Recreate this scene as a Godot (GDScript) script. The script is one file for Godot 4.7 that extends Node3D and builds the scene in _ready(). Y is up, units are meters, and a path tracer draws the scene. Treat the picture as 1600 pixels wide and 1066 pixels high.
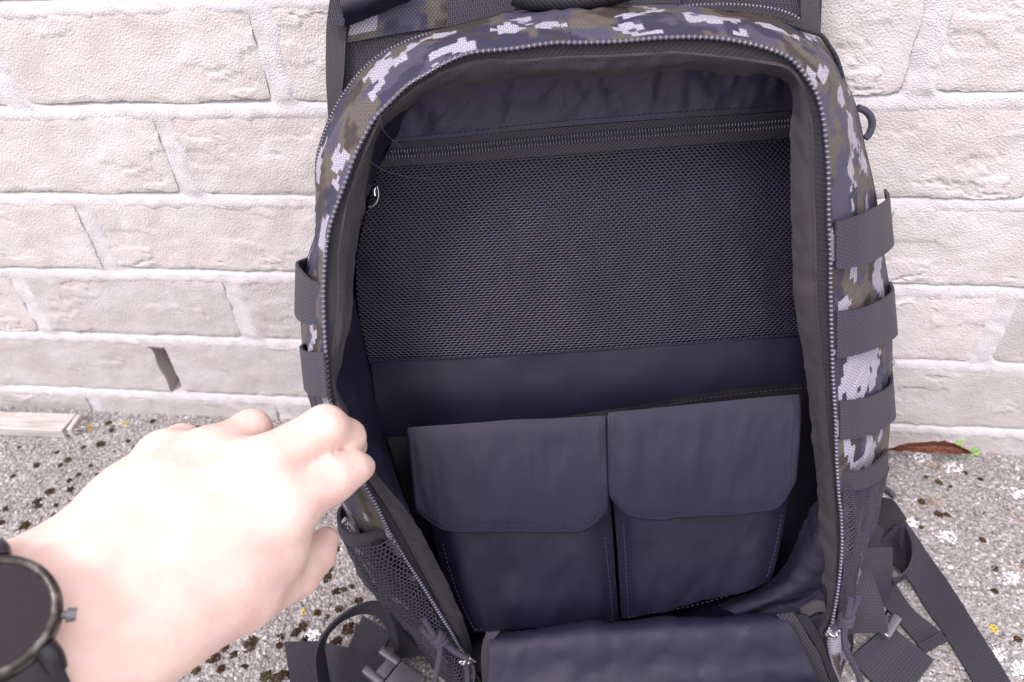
extends Node3D
# A camouflage backpack stands open against a pale brick wall; a hand with a watch pulls its left edge aside.

const BRICK_L := 0.2212
const JOINT := 0.013
const HEAD := 0.0175
const ROW := 0.077
const BRICK_H := 0.0645

var M := {}
var bag: Node3D
var rng := RandomNumberGenerator.new()
var na := FastNoiseLite.new()
var used := {}

func V(x: float, y: float, z: float) -> Vector3:
	return Vector3(x, y, z)

# ---------------------------------------------------------------- geometry
class Geo:
	var v := PackedVector3Array()
	var uv := PackedVector2Array()
	var ix := PackedInt32Array()
	var printed := false
	func tri(a: int, b: int, c: int) -> void:
		ix.append(a); ix.append(b); ix.append(c)
	func put(p: Vector3, t := Vector2.ZERO) -> int:
		v.append(p); uv.append(t)
		return v.size() - 1
	# rows: array of PackedVector3Array of the same length
	func grid(rows: Array, flip := false, wrap := false) -> void:
		var m: int = rows.size()
		var n: int = rows[0].size()
		var us := PackedFloat32Array(); us.resize(n)
		var mid: PackedVector3Array = rows[m / 2]
		for i in range(1, n): us[i] = us[i - 1] + mid[i].distance_to(mid[i - 1])
		var vs := PackedFloat32Array(); vs.resize(n)
		var b := v.size()
		for j in m:
			var r: PackedVector3Array = rows[j]
			for i in n:
				if j:
					# the print keeps its shape where the columns run aslant
					var step: Vector3 = r[i] - rows[j - 1][i]
					var along := step.dot((r[mini(i + 1, n - 1)] - r[maxi(i - 1, 0)]).normalized()) if printed else 0.0
					us[i] += along
					vs[i] += sqrt(maxf(step.length_squared() - along * along, 0.0))
				put(r[i], Vector2(us[i], vs[i]))
		for j in m - 1:
			for i in n - 1:
				var p := b + j * n + i
				if flip:
					tri(p, p + n, p + 1); tri(p + 1, p + n, p + n + 1)
				else:
					tri(p, p + 1, p + n); tri(p + 1, p + n + 1, p + n)
	func normals(weld := true) -> PackedVector3Array:
		var out := PackedVector3Array(); out.resize(v.size())
		for k in range(0, ix.size(), 3):
			var a := v[ix[k]]
			var f := (v[ix[k + 2]] - a).cross(v[ix[k + 1]] - a)
			out[ix[k]] += f; out[ix[k + 1]] += f; out[ix[k + 2]] += f
		if weld: pass
		for i in out.size(): out[i] = out[i].normalized() if out[i].length_squared() > 0.0 else Vector3.UP
		return out
	func mesh() -> ArrayMesh:
		var a := []
		a.resize(Mesh.ARRAY_MAX)
		a[Mesh.ARRAY_VERTEX] = v
		a[Mesh.ARRAY_NORMAL] = normals()
		a[Mesh.ARRAY_TEX_UV] = uv
		a[Mesh.ARRAY_INDEX] = ix
		var m := ArrayMesh.new()
		m.add_surface_from_arrays(Mesh.PRIMITIVE_TRIANGLES, a)
		return m

func numbered(called: String) -> String:
	var k: int = used.get(called, 0)
	used[called] = k + 1
	return called if k == 0 else "%s_%03d" % [called, k]

func obj(called: String, g: Geo, m: Material, parent: Node3D, kind := "", label := "") -> MeshInstance3D:
	var o := MeshInstance3D.new()
	o.mesh = g.mesh()
	o.material_override = m
	o.name = numbered(called)
	if kind: o.set_meta("kind", kind)
	if label: o.set_meta("label", label)
	parent.add_child(o, true)
	return o

func many(called: String, mesh: Mesh, m: Material, parent: Node3D, xf: Array, cols: Array) -> MultiMeshInstance3D:
	var mm := MultiMesh.new()
	mm.transform_format = MultiMesh.TRANSFORM_3D
	mm.use_colors = cols.size() > 0
	mm.mesh = mesh
	mm.instance_count = xf.size()
	for i in xf.size():
		mm.set_instance_transform(i, xf[i])
		if cols.size(): mm.set_instance_color(i, cols[i])
	var o := MultiMeshInstance3D.new()
	o.multimesh = mm
	o.material_override = m
	o.name = numbered(called)
	o.set_meta("kind", "stuff")
	parent.add_child(o, true)
	return o

func thing(called: String, label: String, category: String) -> Node3D:
	var o := Node3D.new()
	o.name = numbered(called)
	o.set_meta("label", label)
	o.set_meta("category", category)
	add_child(o, true)
	return o

func smooth_curve(pts: Array, n: int) -> PackedVector3Array:
	# Catmull-Rom through pts, resampled evenly into n + 1 points
	var fine := PackedVector3Array()
	var c := pts.size()
	if c == 2:
		for i in n + 1: fine.append((pts[0] as Vector3).lerp(pts[1], float(i) / n))
		return fine
	var sub := 12
	for i in c - 1:
		var p1: Vector3 = pts[i]
		var p2: Vector3 = pts[i + 1]
		var p0: Vector3 = pts[i - 1] if i > 0 else p1 * 2.0 - p2
		var p3: Vector3 = pts[i + 2] if i + 2 < c else p2 * 2.0 - p1
		var d := maxf(p1.distance_to(p2), 1e-6)
		var m1 := (p2 - p0) / maxf(p0.distance_to(p1) + d, 1e-6) * d
		var m2 := (p3 - p1) / maxf(p2.distance_to(p3) + d, 1e-6) * d
		for k in sub:
			var t := float(k) / sub
			var t2 := t * t
			var t3 := t2 * t
			fine.append(p1 * (2 * t3 - 3 * t2 + 1) + m1 * (t3 - 2 * t2 + t) + p2 * (-2 * t3 + 3 * t2) + m2 * (t3 - t2))
	fine.append(pts[c - 1])
	var acc := PackedFloat32Array(); acc.resize(fine.size())
	for i in range(1, fine.size()): acc[i] = acc[i - 1] + fine[i].distance_to(fine[i - 1])
	var total := acc[acc.size() - 1]
	var out := PackedVector3Array()
	var at := 0
	for i in n + 1:
		var s := total * i / n
		while at < acc.size() - 2 and acc[at + 1] < s: at += 1
		var seg := acc[at + 1] - acc[at]
		out.append(fine[at].lerp(fine[at + 1], clampf((s - acc[at]) / seg, 0, 1) if seg > 0 else 0.0))
	return out

# for each point of a, the point of the finer curve b that lies beside it, kept in order and evened out
func facing(a: PackedVector3Array, b: PackedVector3Array) -> PackedVector3Array:
	var n := a.size()
	var at := PackedFloat32Array(); at.resize(n)
	var j := 0
	for i in n:
		var best := j
		var bd := 1e9
		for k in range(j, mini(j + 40, b.size())):
			var d := a[i].distance_squared_to(b[k])
			if d < bd: bd = d; best = k
		j = best
		at[i] = j
	at[0] = 0
	at[n - 1] = b.size() - 1
	for pass_ in 30:
		var nx := at.duplicate()
		for i in range(1, n - 1): nx[i] = (at[i - 1] + at[i] + at[i + 1]) / 3.0
		at = nx
	var out := PackedVector3Array()
	for i in n:
		var k := mini(int(at[i]), b.size() - 2)
		out.append(b[k].lerp(b[k + 1], clampf(at[i] - k, 0, 1)))
	return out

func length_of(c: PackedVector3Array) -> float:
	var s := 0.0
	for i in range(1, c.size()): s += c[i].distance_to(c[i - 1])
	return s

# rows between curves: n cells along, m cells across
func loft(curves: Array, n: int, m: int) -> Array:
	var res := []
	for c in curves: res.append(smooth_curve(c, n))
	return between(res, m)

func between(res: Array, m: int) -> Array:
	var n: int = res[0].size()
	var rows := []
	for j in m + 1:
		var r := PackedVector3Array(); r.resize(n)
		rows.append(r)
	for i in n:
		var col := []
		for c in res: col.append(c[i])
		var s := smooth_curve(col, m)
		for j in m + 1: rows[j][i] = s[j]
	return rows

func row_normals(rows: Array) -> Array:
	var m: int = rows.size()
	var n: int = rows[0].size()
	var out := []
	for j in m:
		var r := PackedVector3Array(); r.resize(n)
		for i in n:
			var du: Vector3 = rows[j][mini(i + 1, n - 1)] - rows[j][maxi(i - 1, 0)]
			var dv: Vector3 = rows[mini(j + 1, m - 1)][i] - rows[maxi(j - 1, 0)][i]
			r[i] = dv.cross(du).normalized()
		out.append(r)
	return out

# moves a sheet along its normals by noise; edges may be held
func ruffle(rows: Array, amp: float, freq: float, off: float, hold0 := false, hold1 := false, stretch := Vector3.ONE) -> Array:
	var nr := row_normals(rows)
	var m: int = rows.size()
	na.frequency = 1.0
	var out := []
	for j in m:
		var r: PackedVector3Array = (rows[j] as PackedVector3Array).duplicate()
		var w := 1.0
		var t := float(j) / (m - 1)
		if hold0: w *= smoothstep(0.0, 0.25, t)
		if hold1: w *= smoothstep(0.0, 0.25, 1.0 - t)
		for i in r.size():
			var q := r[i] * freq * stretch
			var h := na.get_noise_3d(q.x + off, q.y, q.z) + 0.45 * na.get_noise_3d(q.x * 2.3 + off, q.y * 2.3 + 7.0, q.z * 2.3)
			r[i] += nr[j][i] * h * amp * w * 1.6
		out.append(r)
	return out

# a sheet of cloth with thickness
func sheet(g: Geo, rows: Array, th: float) -> void:
	var nr := row_normals(rows)
	var m: int = rows.size()
	var n: int = rows[0].size()
	var top := []
	var bot := []
	for j in m:
		var a := PackedVector3Array(); a.resize(n)
		var b := PackedVector3Array(); b.resize(n)
		for i in n:
			a[i] = rows[j][i] + nr[j][i] * th * 0.5
			b[i] = rows[j][i] - nr[j][i] * th * 0.5
		top.append(a); bot.append(b)
	g.grid(top, true)
	g.grid(bot, false)
	g.grid([bot[0], top[0]], true)
	g.grid([top[m - 1], bot[m - 1]], true)
	for side in [0, n - 1]:
		var a := PackedVector3Array()
		var b := PackedVector3Array()
		for j in m:
			a.append(top[j][side]); b.append(bot[j][side])
		g.grid([a, b], side == n - 1)

func tube(g: Geo, c: PackedVector3Array, r0: float, r1: float, sides := 8, flat := 1.0) -> void:
	var n := c.size()
	var up := Vector3(0.31, 0.77, 0.56)
	var rows := []
	for i in n:
		var d := (c[mini(i + 1, n - 1)] - c[maxi(i - 1, 0)]).normalized()
		up = (up - d * up.dot(d)).normalized()
		var s := d.cross(up)
		var r := lerpf(r0, r1, float(i) / (n - 1))
		var ring := PackedVector3Array()
		for k in sides + 1:
			var a := TAU * k / sides
			ring.append(c[i] + up * cos(a) * r + s * sin(a) * r * flat)
		rows.append(ring)
	g.grid(rows, false)
	for e in [0, n - 1]:
		var cc := g.put(c[e])
		var b := g.v.size()
		for k in sides + 1: g.put(rows[e][k])
		for k in sides:
			if e == 0: g.tri(cc, b + k + 1, b + k)
			else: g.tri(cc, b + k, b + k + 1)

func ball(g: Geo, at: Vector3, bx: Vector3, by: Vector3, bz: Vector3, nu := 8, nv := 5) -> void:
	var rows := []
	for j in nv + 1:
		var t := PI * j / nv
		var r := PackedVector3Array()
		for i in nu + 1:
			var a := TAU * i / nu
			r.append(at + bx * sin(t) * cos(a) + by * cos(t) + bz * sin(t) * sin(a))
		rows.append(r)
	g.grid(rows, false)

# rounded block: size, corner radius
func block(g: Geo, xf: Transform3D, size: Vector3, r: float) -> void:
	var h := size * 0.5 - Vector3.ONE * r
	for f in 6:
		var ax := f % 3
		var sg := 1.0 if f < 3 else -1.0
		var n := Vector3.ZERO; n[ax] = sg
		var u := Vector3.ZERO; u[(ax + 1) % 3] = 1.0
		var w := n.cross(u)
		var st := [-1.0, -0.8, -0.45, 0.0, 0.45, 0.8, 1.0]
		var rows := []
		for j in st.size():
			var row := PackedVector3Array()
			for i in st.size():
				var cx: float = st[i]
				var cy: float = st[j]
				var core := Vector3.ZERO
				var d := Vector3.ZERO
				var lim := 0.72
				var px := clampf(cx / 0.45, -1, 1) if absf(cx) <= 0.45 else signf(cx)
				var py := clampf(cy / 0.45, -1, 1) if absf(cy) <= 0.45 else signf(cy)
				var ex := 0.0 if absf(cx) <= 0.45 else signf(cx) * (absf(cx) - 0.45) / 0.55
				var ey := 0.0 if absf(cy) <= 0.45 else signf(cy) * (absf(cy) - 0.45) / 0.55
				var hu := absf(u.dot(h)); var hw := absf(w.dot(h)); var hn := absf(n.dot(h))
				core = n * hn + u * px * hu + w * py * hw
				d = (n + u * ex + w * ey).normalized()
				row.append(xf * (core + d * r))
			rows.append(row)
		g.grid(rows, true)

func lathe(g: Geo, prof: Array, xf: Transform3D, sides := 48) -> void:
	var rows := []
	for p in prof:
		var r := PackedVector3Array()
		for i in sides + 1:
			var a := TAU * i / sides
			r.append(xf * Vector3(p.x * cos(a), p.y, p.x * sin(a)))
		rows.append(r)
	g.grid(rows, true)

func sample(rows: Array, u: float, v: float) -> Vector3:
	var m: int = rows.size() - 1
	var n: int = rows[0].size() - 1
	var x := clampf(u, 0, 1) * n
	var y := clampf(v, 0, 1) * m
	var i := mini(int(x), n - 1)
	var j := mini(int(y), m - 1)
	var a: Vector3 = rows[j][i].lerp(rows[j][i + 1], x - i)
	var b: Vector3 = rows[j + 1][i].lerp(rows[j + 1][i + 1], x - i)
	return a.lerp(b, y - j)

# knitted netting: a honeycomb of thin threads over a sheet
func netting(g: Geo, rows: Array, pitch: float, r: float, stretch := 1.0, skew := 0.0) -> void:
	var m: int = rows.size()
	var w := length_of(rows[m / 2])
	var col := PackedVector3Array()
	for j in m: col.append(rows[j][rows[0].size() / 2])
	var h := length_of(col)
	var dx := pitch
	var dy := pitch * 0.866 * stretch
	var nx := int(w / dx) + 1
	var ny := int(h / dy) + 1
	for j in ny:
		for i in nx:
			var cx := (i + 0.5 * (j % 2)) * dx + skew * j * dy
			cx = fposmod(cx, w)
			var cy := j * dy
			var a := Vector2(cx, cy + dy * 0.33)
			var b := Vector2(cx, cy - dy * 0.33)
			var l := Vector2(cx - dx * 0.5, cy + dy * 0.67)
			var rr := Vector2(cx + dx * 0.5, cy + dy * 0.67)
			for e in [[b, a], [a, l], [a, rr]]:
				var p: Vector2 = e[0]
				var q: Vector2 = e[1]
				if minf(p.x, q.x) < 0 or maxf(p.x, q.x) > w or minf(p.y, q.y) < 0 or maxf(p.y, q.y) > h: continue
				thread(g, sample(rows, p.x / w, p.y / h), sample(rows, q.x / w, q.y / h), r)

func thread(g: Geo, a: Vector3, b: Vector3, r: float) -> void:
	var d := b - a
	if d.length_squared() < 1e-10: return
	d = d.normalized()
	var s := d.cross(Vector3(0.1, 0.2, 1.0)).normalized()
	var t := s.cross(d)
	var o := g.v.size()
	for p in [a - d * r * 0.5, b + d * r * 0.5]:
		g.put(p + s * r); g.put(p + t * r * 0.8); g.put(p - s * r); g.put(p - t * r * 0.8)
	for k in 4:
		var k2 := (k + 1) % 4
		g.tri(o + k, o + 4 + k, o + k2); g.tri(o + k2, o + 4 + k, o + 4 + k2)

func stitches(g: Geo, c: PackedVector3Array, pitch: float, ln: float, r: float, lift: Vector3) -> void:
	var n := int(length_of(c) / pitch)
	if n < 1: return
	var s := smooth_curve(Array(c), n * 2)
	for i in n:
		var a := s[i * 2]
		var d := (s[i * 2 + 1] - a).normalized()
		var side := d.cross(lift.normalized()).normalized()
		ball(g, a + lift + d * ln * 0.5, d * ln * 0.5, lift.normalized() * r * 0.8, side * r, 6, 4)

# coil teeth: little rounded bars laid across a curve
func coil(g: Geo, c: PackedVector3Array, pitch: float, half_w: float, half_t: float, half_h: float, up: Vector3) -> void:
	var n := int(length_of(c) / pitch)
	var s := smooth_curve(Array(c), n)
	for i in n:
		var d := (s[mini(i + 1, n)] - s[maxi(i - 1, 0)]).normalized()
		var side := d.cross(up).normalized()
		ball(g, s[i], side * half_w, up * half_h, d * half_t, 8, 6)

func offset_in_plane(c: PackedVector3Array, d: float, up := Vector3(0, 0, 1)) -> PackedVector3Array:
	var out := PackedVector3Array()
	for i in c.size():
		var t := (c[mini(i + 1, c.size() - 1)] - c[maxi(i - 1, 0)]).normalized()
		out.append(c[i] + t.cross(up) * d)
	return out

func shift(pts: Array, d: Vector3) -> Array:
	var o := []
	for p in pts: o.append(p + d)
	return o

# ---------------------------------------------------------------- materials
func lin(r: float, g: float, b: float) -> Color:
	return Color(r, g, b).linear_to_srgb()

func mat(c: Color, rough: float, spec := 0.5) -> StandardMaterial3D:
	var m := StandardMaterial3D.new()
	m.albedo_color = c
	m.roughness = rough
	m.metallic_specular = spec
	return m

func noise_tex(size: int, kind: int, freq: float, seed_: int, oct: int, ramp: Array = []) -> NoiseTexture2D:
	var f := FastNoiseLite.new()
	f.noise_type = kind
	f.frequency = freq
	f.seed = seed_
	f.fractal_type = FastNoiseLite.FRACTAL_FBM if oct > 1 else FastNoiseLite.FRACTAL_NONE
	f.fractal_octaves = oct
	f.cellular_return_type = FastNoiseLite.RETURN_CELL_VALUE
	var t := NoiseTexture2D.new()
	t.width = size; t.height = size
	t.seamless = true
	t.seamless_blend_skirt = 0.08
	t.noise = f
	if ramp.size():
		var gr := Gradient.new()
		var offs := PackedFloat32Array()
		var cols := PackedColorArray()
		for k in ramp: offs.append(k[0]); cols.append(k[1])
		gr.offsets = offs; gr.colors = cols
		t.color_ramp = gr
	return t

# woven cloth as a height picture; kinds: 0 plain, 1 twill, 2 webbing with long floats, 3 ribbed tape
func weave(kind: int, tint := 0.0) -> ImageTexture:
	var n := 128
	var cells := 8
	var px := n / cells
	var data := PackedByteArray(); data.resize(n * n)
	for y in n:
		for x in n:
			var cx := x / px
			var cy := y / px
			var fx := (x % px + 0.5) / px * 2.0 - 1.0
			var fy := (y % px + 0.5) / px * 2.0 - 1.0
			var over := false
			match kind:
				0: over = (cx + cy) % 2 == 0
				1: over = (cx + cy) % 4 < 2
				2: over = (cx + (cy % 2) * 2) % 4 < 3
				3: over = true
			var h := 0.0
			if over: h = sqrt(maxf(0.0, 1.0 - fy * fy * 0.95)) * (0.75 + 0.25 * (1.0 - fx * fx))
			else: h = sqrt(maxf(0.0, 1.0 - fx * fx * 0.95)) * (0.55 + 0.25 * (1.0 - fy * fy))
			if tint > 0.0: h = lerpf(1.0 - tint, 1.0, smoothstep(0.15, 0.9, h)) * (1.0 if over else 1.0 - tint * 0.45)
			data[y * n + x] = int(clampf(h, 0, 1) * 255)
	return ImageTexture.create_from_image(Image.create_from_data(n, n, false, Image.FORMAT_L8, data))

# digital camouflage of square cells; pale: [u cell, v cell, half width, half height, share of cells filled]
func camo(cw: int, ch: int, px: int, pale: Array, limit: float) -> ImageTexture:
	var nw := cw * px
	var nh := ch * px
	var a := FastNoiseLite.new(); a.seed = 11; a.frequency = 0.046; a.fractal_octaves = 3
	var b := FastNoiseLite.new(); b.seed = 23; b.frequency = 0.07; b.fractal_octaves = 3
	var w := FastNoiseLite.new(); w.seed = 45; w.frequency = 0.088; w.fractal_octaves = 2
	var brown := Vector3(0.138, 0.115, 0.098)
	var navy := Vector3(0.034, 0.031, 0.078)
	var grey := Vector3(0.085, 0.079, 0.135)
	var dark := Vector3(0.055, 0.042, 0.038)
	var white := Vector3(0.50, 0.48, 0.58)
	var cell := []
	for cy in ch:
		for cx in cw:
			var p := Vector2(cx, cy)
			# wraps by blending two shifted looks
			var f := func(nz: FastNoiseLite) -> float:
				var t := smoothstep(0.8, 1.0, p.x / cw)
				var s := smoothstep(0.8, 1.0, p.y / ch)
				var v0 := lerpf(nz.get_noise_2d(p.x, p.y), nz.get_noise_2d(p.x - cw, p.y), t)
				var v1 := lerpf(nz.get_noise_2d(p.x, p.y - ch), nz.get_noise_2d(p.x - cw, p.y - ch), t)
				return lerpf(v0, v1, s)
			var j := rng.randf_range(-0.07, 0.07)
			var x1: float = f.call(a) + j
			var x2: float = f.call(b) + rng.randf_range(-0.08, 0.08)
			var x3: float = f.call(w) + rng.randf_range(-0.09, 0.09)
			var c := brown
			if x1 > 0.09: c = navy
			if x2 > 0.15: c = grey
			if x2 < -0.27: c = dark
			if x3 > limit: c = white
			for q in pale:
				var dx: float = (cx + 0.5 - q[0]) / q[2]
				var dy: float = (cy + 0.5 - q[1]) / q[3]
				if dx * dx + dy * dy < 1.0 + rng.randf_range(-0.45, 0.25):
					if q[4] == 0.5:
						if (cx + cy) % 2 == 0: c = white
					elif rng.randf() < q[4]: c = white
			cell.append(c)
	var data := PackedByteArray(); data.resize(nw * nh * 3)
	for y in nh:
		for x in nw:
			var c: Vector3 = cell[(y / px) * cw + x / px]
			if c != white:
				# dyed edges of the darker print run a little
				var gx := (float(x) / px) - 0.5 + na.get_noise_2d(x * 9.0, y * 9.0) * 0.5
				var gy := (float(y) / px) - 0.5 + na.get_noise_2d(x * 9.0 + 500.0, y * 9.0) * 0.5
				var x0 := int(floor(gx)); var y0 := int(floor(gy))
				var tx := smoothstep(0.2, 0.8, gx - x0); var ty := smoothstep(0.2, 0.8, gy - y0)
				var acc := Vector3.ZERO
				var ws := 0.0
				for k in 4:
					var q: Vector3 = cell[posmod(y0 + k / 2, ch) * cw + posmod(x0 + k % 2, cw)]
					var wt := (tx if k % 2 else 1.0 - tx) * (ty if k / 2 else 1.0 - ty)
					if q != white:
						acc += q * wt; ws += wt
				if ws > 0.05: c = acc / ws
			var col := Color(c.x, c.y, c.z).linear_to_srgb()
			var o := (y * nw + x) * 3
			data[o] = int(col.r * 255); data[o + 1] = int(col.g * 255); data[o + 2] = int(col.b * 255)
	return ImageTexture.create_from_image(Image.create_from_data(nw, nh, false, Image.FORMAT_RGB8, data))

func cloth(c: Color, tex: Texture2D, tile: Vector2, bump_cm: float, rough: float, rim := 0.0) -> StandardMaterial3D:
	var m := mat(c, rough, 0.5)
	m.heightmap_enabled = true
	m.heightmap_texture = tex
	m.heightmap_scale = bump_cm
	m.uv1_scale = Vector3(1.0 / tile.x, 1.0 / tile.y, 1)
	if rim > 0:
		m.rim_enabled = true; m.rim = rim; m.rim_tint = 0.6
	return m

func stone(tex: Texture2D, bump: Texture2D, tile: float, bump_cm: float, tint := Color.WHITE) -> StandardMaterial3D:
	var m := mat(tint, 0.92, 0.35)
	m.albedo_texture = tex
	m.heightmap_enabled = true
	m.heightmap_texture = bump
	m.heightmap_scale = bump_cm
	m.uv1_triplanar = true
	m.uv1_world_triplanar = true
	m.uv1_scale = Vector3.ONE / tile
	return m

func make_materials() -> void:
	var S := FastNoiseLite.TYPE_SIMPLEX_SMOOTH
	var C := FastNoiseLite.TYPE_CELLULAR
	var brick_c := noise_tex(512, S, 0.012, 3, 5, [[0.0, lin(0.46, 0.428, 0.415)], [0.4, lin(0.51, 0.480, 0.468)], [0.6, lin(0.53, 0.502, 0.494)], [0.78, lin(0.555, 0.533, 0.53)], [1.0, lin(0.58, 0.565, 0.568)]])
	var grain := noise_tex(1024, S, 0.16, 8, 4)
	M.brick = []
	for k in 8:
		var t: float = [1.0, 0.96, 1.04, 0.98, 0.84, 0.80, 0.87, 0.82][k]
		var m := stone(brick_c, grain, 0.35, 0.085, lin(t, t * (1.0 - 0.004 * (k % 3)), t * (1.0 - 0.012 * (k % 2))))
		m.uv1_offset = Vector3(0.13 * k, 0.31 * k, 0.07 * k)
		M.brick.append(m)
	var mort_c := noise_tex(512, S, 0.02, 13, 5, [[0.0, lin(0.48, 0.466, 0.466)], [0.5, lin(0.53, 0.519, 0.523)], [1.0, lin(0.57, 0.562, 0.574)]])
	M.mortar = stone(mort_c, grain, 0.28, 0.10)
	var conc := noise_tex(1024, C, 0.13, 5, 1, [[0.0, lin(0.19, 0.18, 0.17)], [0.3, lin(0.24, 0.23, 0.22)], [0.6, lin(0.29, 0.28, 0.268)], [0.85, lin(0.35, 0.34, 0.33)], [1.0, lin(0.46, 0.45, 0.445)]])
	M.concrete = stone(conc, noise_tex(512, S, 0.12, 21, 4), 0.32, 0.3)
	M.grit = mat(Color.WHITE, 0.85, 0.4)
	M.grit.vertex_color_use_as_albedo = true
	M.moss = mat(Color.WHITE, 0.95, 0.2)
	M.moss.vertex_color_use_as_albedo = true
	var plain := weave(0)
	var twill := weave(1)
	var web := weave(2)
	var tape := weave(3)
	var plain_t := weave(0, 0.75)
	var twill_t := weave(1, 0.75)
	var web_t := weave(2, 0.7)
	var fine_t := weave(0, 0.75)
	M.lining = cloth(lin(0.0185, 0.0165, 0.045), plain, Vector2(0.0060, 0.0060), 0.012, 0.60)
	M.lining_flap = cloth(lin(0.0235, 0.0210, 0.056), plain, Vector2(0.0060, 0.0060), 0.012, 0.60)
	M.lining_top_lit = cloth(lin(0.078, 0.071, 0.128), plain, Vector2(0.0060, 0.0060), 0.012, 0.60)  # same lining, light reaching the upper inside put into its colour
	M.lining_shaded = cloth(lin(0.006, 0.005, 0.013), plain, Vector2(0.0060, 0.0060), 0.012, 0.65, 0.0)  # same lining, shade of the recess behind the pouches put into its colour
	for k in ["lining", "lining_flap", "lining_shaded", "lining_top_lit"]: M[k].albedo_texture = fine_t; M[k].metallic_specular = 0.40; M[k].roughness = 0.46
	M.lining_soft = M.lining.duplicate()
	M.lining_soft.roughness = 0.68
	M.web = cloth(lin(0.030, 0.027, 0.046), web, Vector2(0.0088, 0.0088), 0.04, 0.6)
	M.web.albedo_texture = web_t
	M.web_side_lit = cloth(lin(0.052, 0.048, 0.074), web, Vector2(0.0088, 0.0088), 0.04, 0.55)  # same webbing, grazing sheen and bounce on the loops put into its colour
	M.web_side_lit.albedo_texture = web_t
	M.binding = cloth(lin(0.090, 0.081, 0.094), plain, Vector2(0.0064, 0.0056), 0.04, 0.6)
	M.binding.albedo_texture = plain_t
	M.tape = cloth(lin(0.028, 0.026, 0.038), twill, Vector2(0.0060, 0.0060), 0.03, 0.65)
	M.tape.albedo_texture = twill_t
	M.tape_light = cloth(lin(0.062, 0.057, 0.078), twill, Vector2(0.0060, 0.0060), 0.03, 0.6)
	M.tape_light.albedo_texture = twill_t
	M.elastic = cloth(lin(0.064, 0.059, 0.085), tape, Vector2(0.008, 0.0090), 0.05, 0.65)
	M.elastic.albedo_texture = plain_t
	M.net = mat(lin(0.023, 0.021, 0.042), 0.32, 0.6)
	M.netback = cloth(lin(0.005, 0.0045, 0.011), twill, Vector2(0.006, 0.006), 0.01, 0.7)
	M.pad = cloth(lin(0.020, 0.018, 0.028), plain, Vector2(0.016, 0.016), 0.12, 0.8)
	M.pad.albedo_texture = plain_t
	M.thread = mat(lin(0.040, 0.036, 0.080), 0.5)
	M.dark_thread = mat(lin(0.010, 0.009, 0.020), 0.6)
	M.coil = mat(lin(0.105, 0.10, 0.14), 0.16, 1.0)
	M.coil_dark = mat(lin(0.020, 0.018, 0.034), 0.3, 0.6)
	M.plastic = mat(lin(0.060, 0.056, 0.074), 0.2, 1.0)
	M.plastic.clearcoat_enabled = true
	M.plastic.clearcoat = 0.8
	M.metal = mat(lin(0.75, 0.74, 0.76), 0.22)
	M.metal.metallic = 1.0
	M.cord = cloth(lin(0.045, 0.041, 0.066), twill, Vector2(0.006, 0.006), 0.04, 0.7, 0.2)
	M.camo = mat(Color.WHITE, 0.62, 0.45)
	M.camo.albedo_texture = camo(72, 72, 8, [], 0.24)
	M.camo.uv1_scale = Vector3(1 / 0.285, 1 / 0.285, 1)
	M.camo.normal_enabled = false
	M.camo.heightmap_enabled = false
	# the coarse weave of the printed cloth lies on the second uv set scale through a detail picture
	M.camo.detail_enabled = true
	M.camo.detail_albedo = weave_tint()
	M.camo.detail_blend_mode = BaseMaterial3D.BLEND_MODE_MUL
	M.camo.detail_uv_layer = BaseMaterial3D.DETAIL_UV_2
	M.camo.uv2_triplanar = true
	M.camo.uv2_scale = Vector3.ONE / 0.0092
	var pale := []
	for q in [[.541, .0137, 3, 2, 1], [.556, .010, 3, 1.6, 1], [.579, .027, 4, 3.2, .9], [.5876, .048, 3, 2, 1], [.599, .027, 2, 2, 1], [.640, .017, 4, 3.6, .95], [.651, .006, 3, 1.6, 1], [.678, .032, 3.6, 6, .85], [.688, .026, 5, 3.4, .9], [.697, .011, 2, 1.4, 1], [.717, .037, 4, 4, .95], [.749, .022, 3, 4.6, .9], [.810, .074, 2.4, 4, .5], [.820, .064, 3, 3, .5], [.817, .034, 3, 3, .5], [.832, .029, 1.2, 1, 1], [.942, .038, 7, 11, .96], [.936, .016, 4, 4, .8], [1.0138, .070, 3, 4, .8], [.854, .045, 1, 1, 1], [.339, .016, 3, 1.6, .9], [.223, .022, 1.4, 1, 1], [.215, .040, 1, 1, 1], [.498, .019, 2, 3, .8], [.504, .024, 2, 2, 1], [.462, .0095, 2, 2.6, .9], [.443, .010, 1.4, 2, 1], [.52, .034, 2, 2, .8]]:
		pale.append([fposmod(q[0], 1.44) / 0.004, q[1] / 0.004, q[2] * (0.55 if q[3] < 8 else 0.8), q[3] * (0.55 if q[3] < 8 else 0.8), q[4]])
	M.camo_side = M.camo.duplicate()
	M.camo_side.albedo_texture = camo(360, 26, 5, pale, 0.36)
	M.camo_side.uv1_scale = Vector3(1 / 1.44, 1 / 0.104, 1)
	M.skin = mat(Color.WHITE, 0.55, 0.4)
	M.skin.albedo_texture = noise_tex(256, S, 0.02, 31, 4, [[0.0, lin(0.63, 0.405, 0.345)], [0.5, lin(0.69, 0.495, 0.43)], [1.0, lin(0.735, 0.565, 0.505)]])
	M.skin.uv1_triplanar = true
	M.skin.uv1_scale = Vector3.ONE / 0.12
	M.skin.heightmap_enabled = true
	M.skin.heightmap_texture = noise_tex(512, C, 0.09, 33, 1)
	M.skin.heightmap_scale = 0.012
	M.skin.subsurf_scatter_enabled = true
	M.skin.subsurf_scatter_strength = 0.12
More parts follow.
